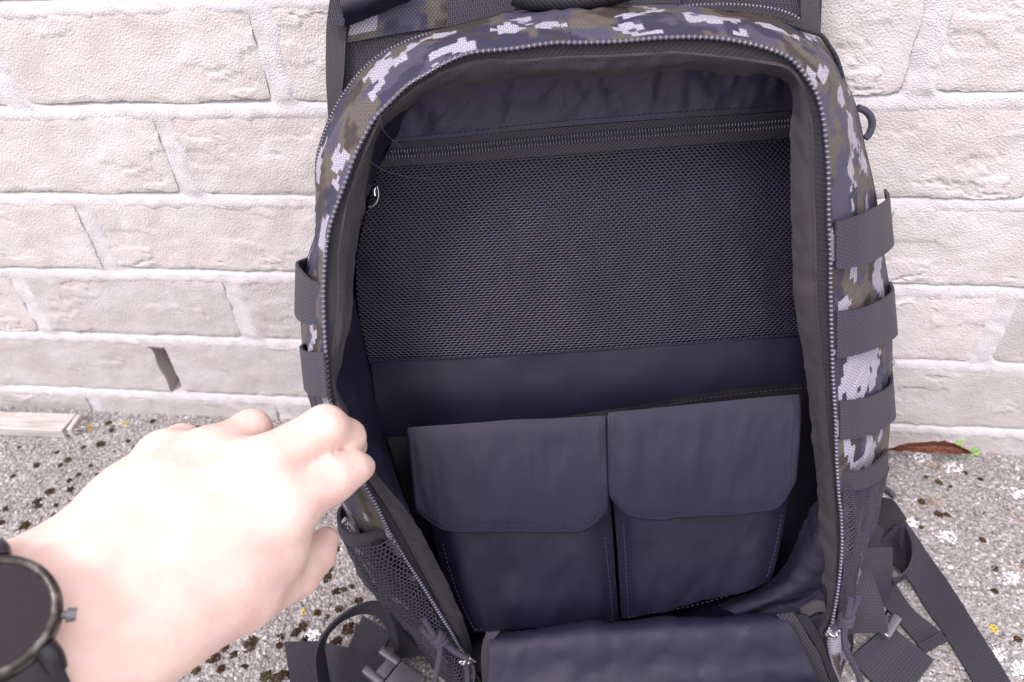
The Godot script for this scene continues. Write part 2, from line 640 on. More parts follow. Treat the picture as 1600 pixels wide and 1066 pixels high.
	M.wood = stone(noise_tex(256, S, 0.02, 41, 4, [[0.0, lin(0.50, 0.45, 0.40)], [0.4, lin(0.68, 0.64, 0.60)], [1.0, lin(0.78, 0.76, 0.73)]]), grain, 0.12, 0.1)
	M.wood.uv1_scale = Vector3(3, 40, 22)
	M.leaf = stone(noise_tex(256, S, 0.03, 43, 4, [[0.0, lin(0.10, 0.035, 0.02)], [0.5, lin(0.21, 0.085, 0.05)], [1.0, lin(0.36, 0.19, 0.12)]]), grain, 0.05, 0.1)
	M.leaf.roughness = 0.6
	M.weed = mat(lin(0.22, 0.42, 0.08), 0.6)
	M.straw = mat(lin(0.55, 0.40, 0.24), 0.8)
	M.watch_metal = mat(lin(0.22, 0.20, 0.18), 0.35)
	M.watch_metal.metallic = 0.75
	M.watch_metal.albedo_color = Color.WHITE
	M.watch_metal.albedo_texture = noise_tex(256, S, 0.03, 51, 4, [[0.0, lin(0.03, 0.027, 0.024)], [0.5, lin(0.07, 0.063, 0.056)], [1.0, lin(0.22, 0.21, 0.20)]])
	M.watch_metal.uv1_scale = Vector3(18, 18, 1)
	M.glass = mat(lin(0.012, 0.008, 0.011), 0.06, 0.4)
	M.rubber = mat(lin(0.012, 0.011, 0.016), 0.45)

func weave_tint() -> ImageTexture:
	var n := 64
	var px := 8
	var data := PackedByteArray(); data.resize(n * n * 3)
	for y in n:
		for x in n:
			var over := (x / px + y / px) % 2 == 0
			var fx := (x % px + 0.5) / px * 2.0 - 1.0
			var fy := (y % px + 0.5) / px * 2.0 - 1.0
			var h := 1.08 - 0.62 * pow(absf(fy if over else fx), 2.5) - (0.0 if over else 0.30)
			var k := int(clampf(h, 0.2, 1.0) * 255)
			for q in 3: data[(y * n + x) * 3 + q] = k
	return ImageTexture.create_from_image(Image.create_from_data(n, n, false, Image.FORMAT_RGB8, data))

# ---------------------------------------------------------------- the wall
func row_anchor(row: int) -> float:
	return {-1: -0.549, 0: -0.4414, 1: -0.3352, 2: -0.4506, 3: -0.3447, 4: -0.2395, 5: -0.3460, 6: -0.2420}.get(row, -0.30 - 0.11 * (row % 2))

func row_length(row: int) -> float:
	return 0.2262 if row == 4 else BRICK_L

func brick_mesh(sd: int) -> ArrayMesh:
	var g := Geo.new()
	var f := FastNoiseLite.new(); f.seed = sd; f.frequency = 1.0; f.fractal_octaves = 4
	var ln := BRICK_L - HEAD
	var nx := 120
	var ny := 42
	var rows := []
	for j in ny + 1:
		var r := PackedVector3Array()
		for i in nx + 1:
			var u := float(i) / nx
			var v := float(j) / ny
			u = u - sin(u * TAU) * 0.06
			v = v - sin(v * TAU) * 0.06
			var x := u * ln
			var y := v * BRICK_H
			var ex := minf(x, ln - x)
			var ey := minf(y, BRICK_H - y)
			var z := f.get_noise_3d(x * 22, y * 30, 3.0) * 0.0011 + f.get_noise_3d(x * 90, y * 110, 9.0) * 0.00025
			# folds of the hand-thrown clay
			var fold := f.get_noise_3d(x * 9 + 40.0, y * 30, 5.0)
			var gate := smoothstep(0.0, 0.2, f.get_noise_3d(x * 12, y * 12, 50.0))
			z -= (1.0 - smoothstep(0.0, 0.022, absf(fold))) * 0.0012 * gate
			z += smoothstep(-0.01, 0.03, fold) * 0.0008 * gate
			var wob := f.get_noise_3d(x * 60, y * 60, 20.0) * 0.0025
			z -= 0.0006 * pow(1.0 - clampf((ln - x + wob) / 0.005, 0.0, 1.0), 2.0) + 0.0010 * pow(1.0 - clampf((y + wob) / 0.0045, 0.0, 1.0), 2.0)
			z -= 0.0003 * pow(1.0 - clampf((minf(x, BRICK_H - y) + wob) / 0.006, 0.0, 1.0), 2.0)
			x += f.get_noise_3d(y * 40, 1.5, sd) * 0.0022 * (1.0 - clampf(ex / 0.02, 0, 1))
			y += f.get_noise_3d(x * 20, 7.5, sd) * 0.0034 * (1.0 - clampf(ey / 0.02, 0, 1)) + f.get_noise_3d(x * 120, 9.5, sd) * 0.0006 * (1.0 - clampf(ey / 0.01, 0, 1))
			r.append(Vector3(x, y, z))
		rows.append(r)
	g.grid(rows, true)
	# sides going into the wall
	var ring := PackedVector3Array()
	for i in nx + 1: ring.append(rows[0][i])
	for j in range(1, ny + 1): ring.append(rows[j][nx])
	for i in range(nx - 1, -1, -1): ring.append(rows[ny][i])
	for j in range(ny - 1, -1, -1): ring.append(rows[j][0])
	var back := PackedVector3Array()
	for p in ring: back.append(Vector3(p.x, p.y, -0.06))
	g.grid([ring, back], true)
	return g.mesh()

func mortar_depth(x: float, y: float) -> float:
	var row := int(floor((y - 0.0331) / ROW))
	var by := y - 0.0331 - row * ROW
	var n := na.get_noise_3d(x * 60, y * 60, 3.0) * 0.0016 + na.get_noise_3d(x * 230, y * 230, 8.0) * 0.0009
	var z := -0.008
	if by > BRICK_H - 0.010:
		var v := (by - BRICK_H) / JOINT
		if v < 0.0: z = lerpf(0.0009, -0.0045, clampf(-v * JOINT / 0.009, 0.0, 1.0)) + n * 1.6
		else: z = lerpf(0.0009, -0.0010, smoothstep(0.2, 1.0, v)) + n
	var ln := row_length(row)
	var bx := fposmod(x - row_anchor(row) + HEAD, ln)
	# one joint near the ground was left open
	if row == 0 and absf(x + 0.4414 + 0.008) < 0.012 and by < BRICK_H - 0.008: return -0.05
	if by < BRICK_H + 0.003:
		if bx < HEAD: z = maxf(z, lerpf(-0.0003, 0.0008, smoothstep(0.0, 0.8, bx / HEAD)) + n)
		elif bx < HEAD + 0.010: z = maxf(z, lerpf(0.0008, -0.0045, (bx - HEAD) / 0.009) + n * 1.6)
		elif bx > ln - 0.003: z = maxf(z, -0.0004 + n)
	return z

func build_wall() -> void:
	var wall := thing("brick_wall", "pale whitewashed brick wall with rough flush mortar joints behind the backpack", "wall")
	var g := Geo.new()
	na.frequency = 1.0
	var rows := []
	var x0 := -1.9
	var x1 := 1.7
	var dx := 0.0036
	var y := -0.02
	while y < 0.94:
		var r := PackedVector3Array()
		var fine := x0
		while fine <= x1:
			r.append(Vector3(fine, y, mortar_depth(fine, y)))
			fine += dx if fine > -0.75 and fine < 0.5 else dx * 4
		rows.append(r)
		y += 0.0032 if y < 0.5 else 0.0065
	g.grid(rows, true)
	obj("mortar", g, M.mortar, wall)
	var kinds := []
	for k in 12: kinds.append(brick_mesh(100 + k * 17))
	var count := 0
	for row in range(-1, 12):
		var ln := row_length(row)
		var x := row_anchor(row)
		while x > x0: x -= ln
		while x < x1:
			var o := MeshInstance3D.new()
			o.name = numbered("brick")
			o.mesh = kinds[rng.randi() % kinds.size()]
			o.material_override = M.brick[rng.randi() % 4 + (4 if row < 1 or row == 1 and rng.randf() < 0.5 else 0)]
			o.position = Vector3(x + rng.randf_range(-0.001, 0.001), 0.0331 + row * ROW + rng.randf_range(-0.0008, 0.0008), 0.0007 + rng.randf_range(-0.0006, 0.0009))
			o.rotation.z = rng.randf_range(-0.004, 0.004)
			o.scale.x = (ln - HEAD) / (BRICK_L - HEAD)
			wall.add_child(o, true)
			x += ln
			count += 1

# ---------------------------------------------------------------- the ground
func lump(sd: int, nu := 7, nv := 4) -> ArrayMesh:
	var g := Geo.new()
	var r := RandomNumberGenerator.new(); r.seed = sd
	var rows := []
	for j in nv + 1:
		var t := PI * j / nv
		var row := PackedVector3Array()
		for i in nu:
			var a := TAU * i / nu
			var q := r.randf_range(0.75, 1.15) if j > 0 and j < nv else 0.9
			row.append(Vector3(sin(t) * cos(a) * q, cos(t) * q, sin(t) * sin(a) * q))
		row.append(row[0])
		rows.append(row)
	g.grid(rows, true)
	return g.mesh()

func build_ground() -> void:
	var g := Geo.new()
	na.frequency = 1.0
	var xs := PackedFloat32Array([-30.0, -8.0, -3.0])
	var k := -1.2
	while k < 1.0:
		xs.append(k); k += 0.008
	xs.append_array([3.0, 8.0, 30.0])
	var zs := PackedFloat32Array([-0.06])
	k = -0.02
	while k < 0.75:
		zs.append(k); k += 0.008
	zs.append_array([1.5, 4.0, 12.0, 40.0])
	var rows := []
	for z in zs:
		var r := PackedVector3Array()
		for x in xs:
			var near := absf(x) < 1.3 and z < 0.8
			r.append(Vector3(x, (na.get_noise_3d(x * 14, z * 14, 1.0) * 0.0016 + na.get_noise_3d(x * 60, z * 60, 4.0) * 0.0008) if near else 0.0, z))
		rows.append(r)
	g.grid(rows)
	var ground := obj("ground", g, M.concrete, self, "structure")
	# exposed grains of the washed concrete
	var xf := []
	var cols := []
	var stains := FastNoiseLite.new(); stains.seed = 5; stains.frequency = 9.0
	var tones := [Vector3(0.20, 0.19, 0.195), Vector3(0.29, 0.275, 0.285), Vector3(0.36, 0.34, 0.35), Vector3(0.45, 0.43, 0.45), Vector3(0.60, 0.58, 0.62), Vector3(0.36, 0.30, 0.26), Vector3(0.12, 0.11, 0.115)]
	var share := [0.16, 0.42, 0.68, 0.84, 0.90, 0.96, 1.0]
	for i in 90000:
		var x := rng.randf_range(-0.80, 0.56)
		var z := rng.randf_range(0.004, 0.46)
		if i > 76000: z = rng.randf_range(0.004, 0.62); 
		var s := rng.randf_range(0.0005, 0.0010) + pow(rng.randf(), 6.0) * 0.0013
		var b := Basis(Vector3(rng.randf() - 0.5, rng.randf() - 0.5, rng.randf() - 0.5).normalized(), rng.randf() * TAU) * Basis.from_scale(Vector3(s * rng.randf_range(0.8, 1.4), s * rng.randf_range(0.6, 0.9), s))
		xf.append(Transform3D(b, Vector3(x, na.get_noise_3d(x * 14, z * 14, 1.0) * 0.0016 + s * rng.randf_range(-0.25, 0.25), z)))
		var q := rng.randf()
		var c: Vector3 = tones[0]
		for t in 7:
			if q <= share[t]:
				c = tones[t]; break
		c *= rng.randf_range(0.85, 1.15) * (1.0 + 0.25 * stains.get_noise_2d(x, z))
		cols.append(Color(c.x * 0.91, c.y * 0.90, c.z * 0.85))
	many("aggregate", lump(4), M.grit, ground, xf, cols)
	# white crusts of lichen, thin and lobed
	xf = []; cols = []
	for p in [V(.2663,.0000,.0898),V(.2926,.0000,.1017),V(.3261,.0000,.1384),V(.2884,.0000,.2051),V(.3013,.0000,.2163),V(-.2186,.0000,.2378),V(.3254,.0000,.0223),V(.3014,.0000,.0103),V(.3678,.0000,.0495)]:
		var size := 0.0075 if p.x > 0.27 else 0.006
		for i in 46:
			var a := rng.randf() * TAU
			var d := sqrt(rng.randf()) * size * rng.randf_range(0.5, 1.25)
			var s := rng.randf_range(0.0007, 0.0016)
			xf.append(Transform3D(Basis(Vector3.UP, rng.randf() * TAU) * Basis.from_scale(Vector3(s, s * 0.3, s)), p + Vector3(cos(a) * d * 1.3, 0.0010, sin(a) * d)))
			var t := rng.randf_range(0.55, 0.75)
			cols.append(Color(t, t, t * 1.03))
	for p in [V(-.5514,.0000,.0251),V(-.5478,.0000,.0317),V(-.5159,.0000,.0198),V(-.5134,.0000,.0176),V(-.2340,.0000,.2193),V(.2955,.0000,.1844),V(.2961,.0000,.1864)]:
		for i in 9:
			var s := rng.randf_range(0.0005, 0.0010)
			xf.append(Transform3D(Basis.from_scale(Vector3(s, s * 0.4, s)), p + Vector3(rng.randf_range(-0.0022, 0.0022), 0.0012, rng.randf_range(-0.002, 0.002))))
			cols.append(Color(0.62, 0.45, 0.05))
	var crust := many("lichen", lump(9), M.grit, self, xf, cols)
	crust.set_meta("label", "thin white and yellow lichen crusts spotted over the concrete")
	crust.set_meta("category", "lichen")
	# cushions of dark moss
	xf = []; cols = []
	var spots := [Vector4(-0.7016,-0.1602,-0.1341,0.0037),Vector4(-0.6968,-0.1685,-0.1285,0.0037),Vector4(-0.7116,-0.1836,-0.1143,0.0055),Vector4(-0.7574,-0.1993,-0.0946,0.0046),Vector4(-0.7671,-0.2046,-0.0889,0.0037),Vector4(-0.8018,-0.2027,-0.0847,0.0037),Vector4(-0.7732,-0.1897,-0.0994,0.0028),Vector4(-0.7815,-0.2337,-0.0641,0.0055),Vector4(-0.7524,-0.2331,-0.0694,0.0046),Vector4(-0.7992,-0.2436,-0.0535,0.0046),Vector4(-0.7981,-0.2495,-0.0492,0.0037),Vector4(-0.7726,-0.2502,-0.0529,0.0028),Vector4(-0.7490,-0.2493,-0.0575,0.0055),Vector4(-0.7640,-0.2608,-0.0461,0.0037),Vector4(-0.7749,-0.2617,-0.0436,0.0037),Vector4(-0.7782,-0.2710,-0.0359,0.0046),Vector4(-0.8155,-0.2704,-0.0302,0.0064),Vector4(-0.8114,-0.2808,-0.0228,0.0055),Vector4(-0.7989,-0.2749,-0.0294,0.0046),Vector4(-0.8435,-0.2499,-0.0413,0.0037),Vector4(-0.6388,-0.1622,-0.1430,0.0037),Vector4(-0.5757,-0.1730,-0.1452,0.0046),Vector4(-0.7252,-0.2077,-0.0936,0.0028),Vector4(-0.7421,-0.2169,-0.0836,0.0028),Vector4(-0.7546,-0.2228,-0.0770,0.0028),Vector4(-0.8493,-0.2656,-0.0282,0.0046),Vector4(-0.7130,-0.2185,-0.0872,0.0037),Vector4(-0.4896,-0.4239,0.0340,0.0110),Vector4(-0.5409,-0.4371,0.0527,0.0083),Vector4(-0.5658,-0.4488,0.0659,0.0064),Vector4(-0.5303,-0.4500,0.0609,0.0055),Vector4(-0.5128,-0.4342,0.0459,0.0046),Vector4(-0.5259,-0.4248,0.0407,0.0064),Vector4(-0.4976,-0.4496,0.0552,0.0046),Vector4(-0.4644,-0.4624,0.0595,0.0092),Vector4(-0.4471,-0.4641,0.0580,0.0092),Vector4(-0.4381,-0.4610,0.0540,0.0055),Vector4(-0.4471,-0.4175,0.0220,0.0055),Vector4(-0.4485,-0.4276,0.0300,0.0046),Vector4(-0.4157,-0.4076,0.0091,0.0064),Vector4(-0.4254,-0.4136,0.0154,0.0064),Vector4(-0.4115,-0.4217,0.0193,0.0046),Vector4(-0.3953,-0.3934,-0.0052,0.0055),Vector4(-0.3824,-0.3985,-0.0034,0.0037),Vector4(-0.3645,-0.3908,-0.0123,0.0055),Vector4(-0.3699,-0.3708,-0.0268,0.0064),Vector4(-0.3590,-0.3685,-0.0304,0.0046),Vector4(-0.3823,-0.3541,-0.0377,0.0074),Vector4(-0.3473,-0.3662,-0.0341,0.0037),Vector4(-0.4063,-0.3673,-0.0235,0.0028),Vector4(-0.3491,-0.4135,0.0026,0.0110),Vector4(-0.3667,-0.4270,0.0160,0.0074),Vector4(-0.3717,-0.3226,-0.0637,0.0055),Vector4(-0.3800,-0.3440,-0.0458,0.0055),Vector4(0.4595,-0.3141,-0.2085,0.0046),Vector4(0.4847,-0.3301,-0.2004,0.0055),Vector4(0.4965,-0.3314,-0.2013,0.0037),Vector4(0.4832,-0.2936,-0.2283,0.0046),Vector4(0.4648,-0.2860,-0.2311,0.0028),Vector4(0.4998,-0.2989,-0.2270,0.0018),Vector4(0.5477,-0.3627,-0.1857,0.0037),Vector4(0.5672,-0.3965,-0.1629,0.0037),Vector4(0.5673,-0.4220,-0.1432,0.0037),Vector4(0.6023,-0.4786,-0.1054,0.0046),Vector4(0.4607,-0.3433,-0.1862,0.0028),Vector4(0.5202,-0.2847,-0.2413,0.0028),Vector4(0.5423,-0.2932,-0.2384,0.0028),Vector4(-0.8350,-0.2132,-0.0710,0.0028),Vector4(-0.7361,-0.1859,-0.1085,0.0028),Vector4(-0.6726,-0.1822,-0.1220,0.0028),Vector4(-0.8271,-0.1809,-0.0972,0.0018),Vector4(-0.3376,-0.3828,-0.0230,0.0055),Vector4(-0.3902,-0.3143,-0.0670,0.0046)]
	var eye := camera_at()
	for s4 in spots:
		var d := (Vector3(s4.x, s4.y, s4.z) - eye)
		var hit := eye + d * (-eye.y / d.y)
		var rad: float = s4.w * hit.distance_to(eye) * 1.0
		moss_cushion(hit, rad, xf, cols)
	var mo := many("moss", lump(14, 5, 3), M.moss, self, xf, cols)
	mo.set_meta("label", "small dark brown and olive moss cushions dotted over the concrete")
	mo.set_meta("category", "moss")

func moss_cushion(p: Vector3, rad: float, xf: Array, cols: Array) -> void:
	var n := int(clampf(rad / 0.001 * 14.0, 12, 110))
	var tone := rng.randf()
	for i in n:
		var a := rng.randf() * TAU
		var d := sqrt(rng.randf())
		var wob := 0.85 + 0.14 * sin(a * 2.0 + p.x * 900.0) + 0.10 * sin(a * 5.0 + p.z * 700.0)
		var s := rng.randf_range(0.0004, 0.0009)
		var h := (1.0 - d * d) * rad * 0.35
		xf.append(Transform3D(Basis(Vector3(rng.randf() - 0.5, 0.4, rng.randf() - 0.5).normalized(), rng.randf() * TAU) * Basis.from_scale(Vector3(s, s * 1.7, s)), p + Vector3(cos(a) * d * rad * wob, 0.0008 + h * rng.randf_range(0.4, 1.0), sin(a) * d * rad * wob)))
		var c := Color(0.056, 0.034, 0.024).lerp(Color(0.072, 0.060, 0.026), clampf(tone * 1.4 - 0.4 + rng.randf_range(-0.2, 0.3), 0, 1))
		if rng.randf() < 0.09: c = Color(0.14, 0.06, 0.03)
		cols.append(c * rng.randf_range(0.5, 1.4))

func camera_at() -> Vector3:
	return Vector3(0, 0.50757, 0.50797)

func build_litter() -> void:
	# batten offcut
	var w := thing("wood_offcut", "short weathered pale wooden batten lying on the concrete beside the wall", "wood")
	var e: Array = [V(-.5565,.0000,.0458),V(-.7055,.0000,.0483)]
	var ax: Vector3 = (e[1] - e[0]).normalized()
	var dp := Vector3(ax.z, 0, -ax.x)
	if dp.z > 0: dp = -dp
	var g := Geo.new()
	var ln := 0.17
	var basis_ := Basis(ax, Vector3.UP, ax.cross(Vector3.UP))
	block(g, Transform3D(basis_, e[0] + ax * (0.010 + ln * 0.5) + dp * 0.0135 + Vector3.UP * 0.0066), Vector3(ln, 0.0115, 0.026), 0.0012)
	obj("plank", g, M.wood, w)
	g = Geo.new()
	block(g, Transform3D(basis_ * Basis(Vector3.UP, 0.12), e[0] + ax * 0.0062 + dp * 0.0155 + Vector3.UP * 0.0058), Vector3(0.0056, 0.0105, 0.023), 0.0014)
	obj("split_end", g, M.wood, w)
	g = Geo.new()
	for i in 16:
		var s: Vector3 = e[0] + ax * rng.randf_range(-0.002, 0.008) + dp * rng.randf_range(0.002, 0.024) + Vector3.UP * rng.randf_range(0.0015, 0.008)
		tube(g, smooth_curve([s, s - ax * rng.randf_range(0.004, 0.011) + Vector3(rng.randf_range(-.002, .002), rng.randf_range(-.003, .001), rng.randf_range(-.004, .004))], 2), 0.0007, 0.0002, 5)
	obj("splinter", g, M.wood, w, "stuff")
	# dry leaf
	g = Geo.new()
	var rows := loft([
		[V(.2608,.0229,.0260),V(.2734,.0230,.0260),V(.2956,.0222,.0260),V(.3173,.0221,.0260),V(.3317,.0241,.0260)],
		[V(.2644,.0167,.0190),V(.2772,.0211,.0190),V(.2975,.0234,.0190),V(.3181,.0240,.0190),V(.3363,.0179,.0190)],
		[V(.2609,.0236,.0250),V(.2729,.0303,.0250),V(.2911,.0353,.0250),V(.3113,.0359,.0250),V(.3319,.0247,.0250)]], 40, 10)
	rows = ruffle(rows, 0.0009, 160, 3.0)
	sheet(g, rows, 0.0006)
	var leaf := obj("dry_leaf", g, M.leaf, self)
	leaf.set_meta("label", "long curled reddish brown dry leaf lying against the wall foot")
	leaf.set_meta("category", "leaf")
	var wd := thing("seedling", "tiny bright green seedling sprouting at the wall foot beside the dry leaf", "plant")
	for p in [V(.3265,.0224,.0120),V(.3294,.0251,.0120),V(.3390,.0141,.0120),V(.3425,.0169,.0120),V(.3465,.0146,.0120),V(.3427,.0110,.0120),V(.3454,.0112,.0120)]:
		g = Geo.new()
		var a := rng.randf() * TAU
		var b := Basis.from_euler(Vector3(0.7 + rng.randf_range(-.3, .3), a, 0))
		ball(g, p, b * V(.0030, 0, 0), b * V(0, .0004, 0), b * V(0, 0, .0024), 10, 6)
		obj("leaflet", g, M.weed, wd)
	g = Geo.new()
	for p in [V(.3273,.0233,.0120),V(.3408,.0151,.0120),V(.3451,.0137,.0120)]:
		tube(g, smooth_curve([Vector3(p.x, 0.0, 0.010), p], 3), 0.0005, 0.0004, 5)
	obj("stem", g, M.weed, wd)
	var k := 0
	for spot in [[V(.2974,.0010,.0651)], [V(.3076,.0010,.0213)], [V(.3727,.0010,-.0012)], [V(.3572,.0010,.0793)]]:
		g = Geo.new()
		for i in [16, 8, 12, 5][k]:
			var p: Vector3 = spot[0] + Vector3(rng.randf_range(-.006, .006), 0, rng.randf_range(-.005, .005) if k != 2 else rng.randf_range(-.002, .001))
			var d := Vector3(rng.randf_range(-1, 1), 0, rng.randf_range(-.8, .8)) * 0.007
			tube(g, smooth_curve([p, p + d * 0.5 + Vector3(rng.randf_range(-.002, .002), 0.0025, rng.randf_range(-.002, .002)), p + d + Vector3(0, 0.0005, 0)], 6), 0.00028, 0.0002, 4)
		var s := obj("dry_grass", g, M.straw, self)
		s.set_meta("label", ["little tangle of dry tan grass on the concrete right of the backpack between two moss spots", "few dry tan stalks on the concrete in front of the brown leaf", "dry straw bits in the wall foot crack right of the seedling", "dry stalk on the concrete at the right edge of the view"][k])
		s.set_meta("category", "dry grass")
		k += 1

# ---------------------------------------------------------------- the backpack
func strap(called: String, a: Array, b: Array, th: float, m: Material, n := 24, across := 4, parent: Node3D = null, kind := "", label := "") -> MeshInstance3D:
	var g := Geo.new()
	sheet(g, loft([a, b], n, across), th)
	return obj(called, g, m, parent if parent else bag, kind, label)

func build_bag() -> void:
	bag = thing("backpack", "open camouflage backpack with black mesh and flap pockets inside, leaning on the wall", "backpack")
	bag.transform = Transform3D(Basis(Vector3(0.985850,0.000000,-0.167629), Vector3(-0.043386,0.965926,-0.255157), Vector3(0.161917,0.258819,0.952258)), Vector3(-0.03, 0, 0.27))
	var rim: Array = [V(-.0515,-.0039,.0000),V(-.0524,.0236,.0000),V(-.0513,.0361,.0000),V(-.0544,.0465,.0000),V(-.0593,.0563,.0000),V(-.0644,.0773,.0040),V(-.0708,.1024,.0090),V(-.0776,.1310,.0160),V(-.0828,.1559,.0240),V(-.0871,.1814,.0330),V(-.0894,.2052,.0420),V(-.0927,.2240,.0480),V(-.0975,.2429,.0500),V(-.1022,.2565,.0440),V(-.1068,.2672,.0330),V(-.1092,.2811,.0190),V(-.1102,.2946,.0090),V(-.1096,.3101,.0030),V(-.1072,.3264,.0000),V(-.1030,.3430,.0000),V(-.0994,.3530,.0000),V(-.0931,.3653,.0000),V(-.0875,.3757,.0000),V(-.0816,.3867,.0000),V(-.0750,.3966,.0000),V(-.0684,.4047,.0000),V(-.0602,.4114,.0000),V(-.0512,.4182,.0000),V(-.0426,.4223,.0000),V(-.0318,.4271,.0000),V(-.0195,.4306,.0000),V(.0010,.4312,.0000),V(.0214,.4325,.0000),V(.0315,.4318,.0000),V(.0519,.4311,.0000),V(.0741,.4313,.0000),V(.0964,.4299,.0000),V(.1130,.4266,.0000),V(.1254,.4229,.0000),V(.1361,.4179,.0000),V(.1441,.4097,.0000),V(.1500,.4016,.0000),V(.1543,.3913,.0000),V(.1583,.3744,.0000),V(.1610,.3583,.0000),V(.1628,.3418,.0000),V(.1666,.3163,.0000),V(.1684,.2998,.0000),V(.1726,.2677,.0000),V(.1762,.2423,.0000),V(.1806,.2157,.0000),V(.1848,.1850,.0000),V(.1897,.1563,.0000),V(.1922,.1449,.0000),V(.1957,.1185,.0000),V(.1970,.0915,.0000),V(.1970,.0730,.0000),V(.1961,.0534,.0000),V(.1955,.0378,.0000),V(.2010,.0164,.0000),V(.2086,-.0021,.0000),V(.2199,-.0312,.0000)]
	var tape_in: Array = [V(-.0482,-.0078,-.0030),V(-.0493,.0236,-.0030),V(-.0550,.0362,-.0030),V(-.0587,.0590,-.0030),V(-.0665,.0847,.0000),V(-.0721,.1184,.0080),V(-.0778,.1519,.0180),V(-.0837,.1894,.0310),V(-.0912,.2233,.0430),V(-.0956,.2430,.0460),V(-.0996,.2571,.0400),V(-.1049,.2697,.0270),V(-.1076,.2791,.0150),V(-.1064,.2927,.0050),V(-.1028,.3086,.0000),V(-.1008,.3250,-.0030),V(-.0979,.3387,-.0030),V(-.0950,.3482,-.0030),V(-.0900,.3628,-.0030),V(-.0864,.3715,-.0030),V(-.0812,.3815,-.0030),V(-.0741,.3925,-.0030),V(-.0648,.4061,-.0030),V(-.0537,.4129,-.0030),V(-.0443,.4182,-.0030),V(-.0350,.4223,-.0030),V(-.0230,.4262,-.0030),V(-.0111,.4274,-.0030),V(.0004,.4258,-.0030),V(.0276,.4258,-.0030),V(.0505,.4249,-.0030),V(.0765,.4246,-.0030),V(.0818,.4243,-.0030),V(.1056,.4207,-.0030),V(.1263,.4167,-.0030),V(.1374,.4131,-.0030),V(.1451,.4030,-.0030),V(.1497,.3920,-.0030),V(.1518,.3840,-.0030),V(.1550,.3579,-.0030),V(.1588,.3303,-.0030),V(.1623,.2993,-.0030),V(.1674,.2669,-.0030),V(.1736,.2327,-.0030),V(.1824,.1833,-.0030),V(.1874,.1597,-.0030),V(.1925,.1256,-.0030),V(.1965,.0895,-.0030),V(.1974,.0702,-.0030),V(.1951,.0545,-.0030),V(.1927,.0350,-.0030),V(.1977,.0135,-.0030),V(.2052,-.0052,-.0030),V(.2161,-.0344,-.0030)]
	var lip: Array = [V(-.0446,-.0214,-.0140),V(-.0459,.0109,-.0140),V(-.0517,.0301,-.0140),V(-.0569,.0720,-.0100),V(-.0623,.1036,-.0040),V(-.0678,.1345,.0040),V(-.0750,.1748,.0180),V(-.0825,.2015,.0280),V(-.0905,.2239,.0340),V(-.0950,.2429,.0360),V(-.0995,.2566,.0320),V(-.1049,.2634,.0220),V(-.1081,.2663,.0140),V(-.1050,.2787,.0040),V(-.1000,.2948,-.0040),V(-.0978,.3047,-.0100),V(-.0953,.3213,-.0140),V(-.0906,.3385,-.0140),V(-.0848,.3565,-.0140),V(-.0786,.3781,-.0140),V(-.0746,.3894,-.0140),V(-.0680,.3989,-.0140),V(-.0540,.4080,-.0140),V(-.0405,.4139,-.0140),V(-.0263,.4160,-.0140),V(-.0103,.4171,-.0140),V(.0112,.4172,-.0140),V(.0327,.4161,-.0140),V(.0646,.4161,-.0140),V(.0936,.4167,-.0140),V(.1078,.4136,-.0140),V(.1216,.4118,-.0140),V(.1315,.4118,-.0140),V(.1402,.4087,-.0140),V(.1436,.4042,-.0140),V(.1453,.3963,-.0140),V(.1457,.3844,-.0140),V(.1476,.3625,-.0140),V(.1511,.3272,-.0140),V(.1542,.2994,-.0140),V(.1575,.2801,-.0140),V(.1657,.2489,-.0140),V(.1697,.2276,-.0140),V(.1748,.1995,-.0140),V(.1787,.1767,-.0140),V(.1837,.1525,-.0140),V(.1877,.1175,-.0140),V(.1915,.0803,-.0140),V(.1927,.0604,-.0140),V(.1902,.0443,-.0140),V(.1845,.0318,-.0140),V(.1921,.0066,-.0140),V(.2030,-.0173,-.0140),V(.2140,-.0475,-.0140)]
	var inner: Array = [V(-.0571,-.0122,-.0541),V(-.0580,.0066,-.0555),V(-.0639,.0254,-.0568),V(-.0715,.0499,-.0585),V(-.0807,.0795,-.0606),V(-.0887,.1080,-.0626),V(-.0953,.1408,-.0649),V(-.0999,.1721,-.0670),V(-.1022,.1972,-.0688),V(-.1045,.2215,-.0705),V(-.1062,.2450,-.0722),V(-.1074,.2722,-.0741),V(-.1076,.2984,-.0759),V(-.1047,.3193,-.0773),V(-.0983,.3393,-.0788),V(-.0901,.3587,-.0801),V(-.0800,.3755,-.0813),V(-.0695,.3899,-.0823),V(-.0589,.4041,-.0833),V(-.0445,.4122,-.0839),V(-.0130,.4192,-.0843),V(.0155,.4209,-.0845),V(.0409,.4210,-.0845),V(.0786,.4214,-.0845),V(.1128,.4213,-.0845),V(.1370,.4204,-.0844),V(.1642,.4165,-.0842),V(.1812,.4046,-.0833),V(.1876,.3858,-.0820),V(.1915,.3589,-.0801),V(.1955,.3268,-.0779),V(.2003,.2847,-.0749),V(.2053,.2399,-.0718),V(.2112,.1923,-.0685),V(.2174,.1417,-.0649),V(.2227,.0987,-.0619),V(.2263,.0649,-.0595),V(.2277,.0300,-.0571),V(.2270,.0060,-.0554),V(.2269,-.0187,-.0537),V(.2284,-.0379,-.0524)]
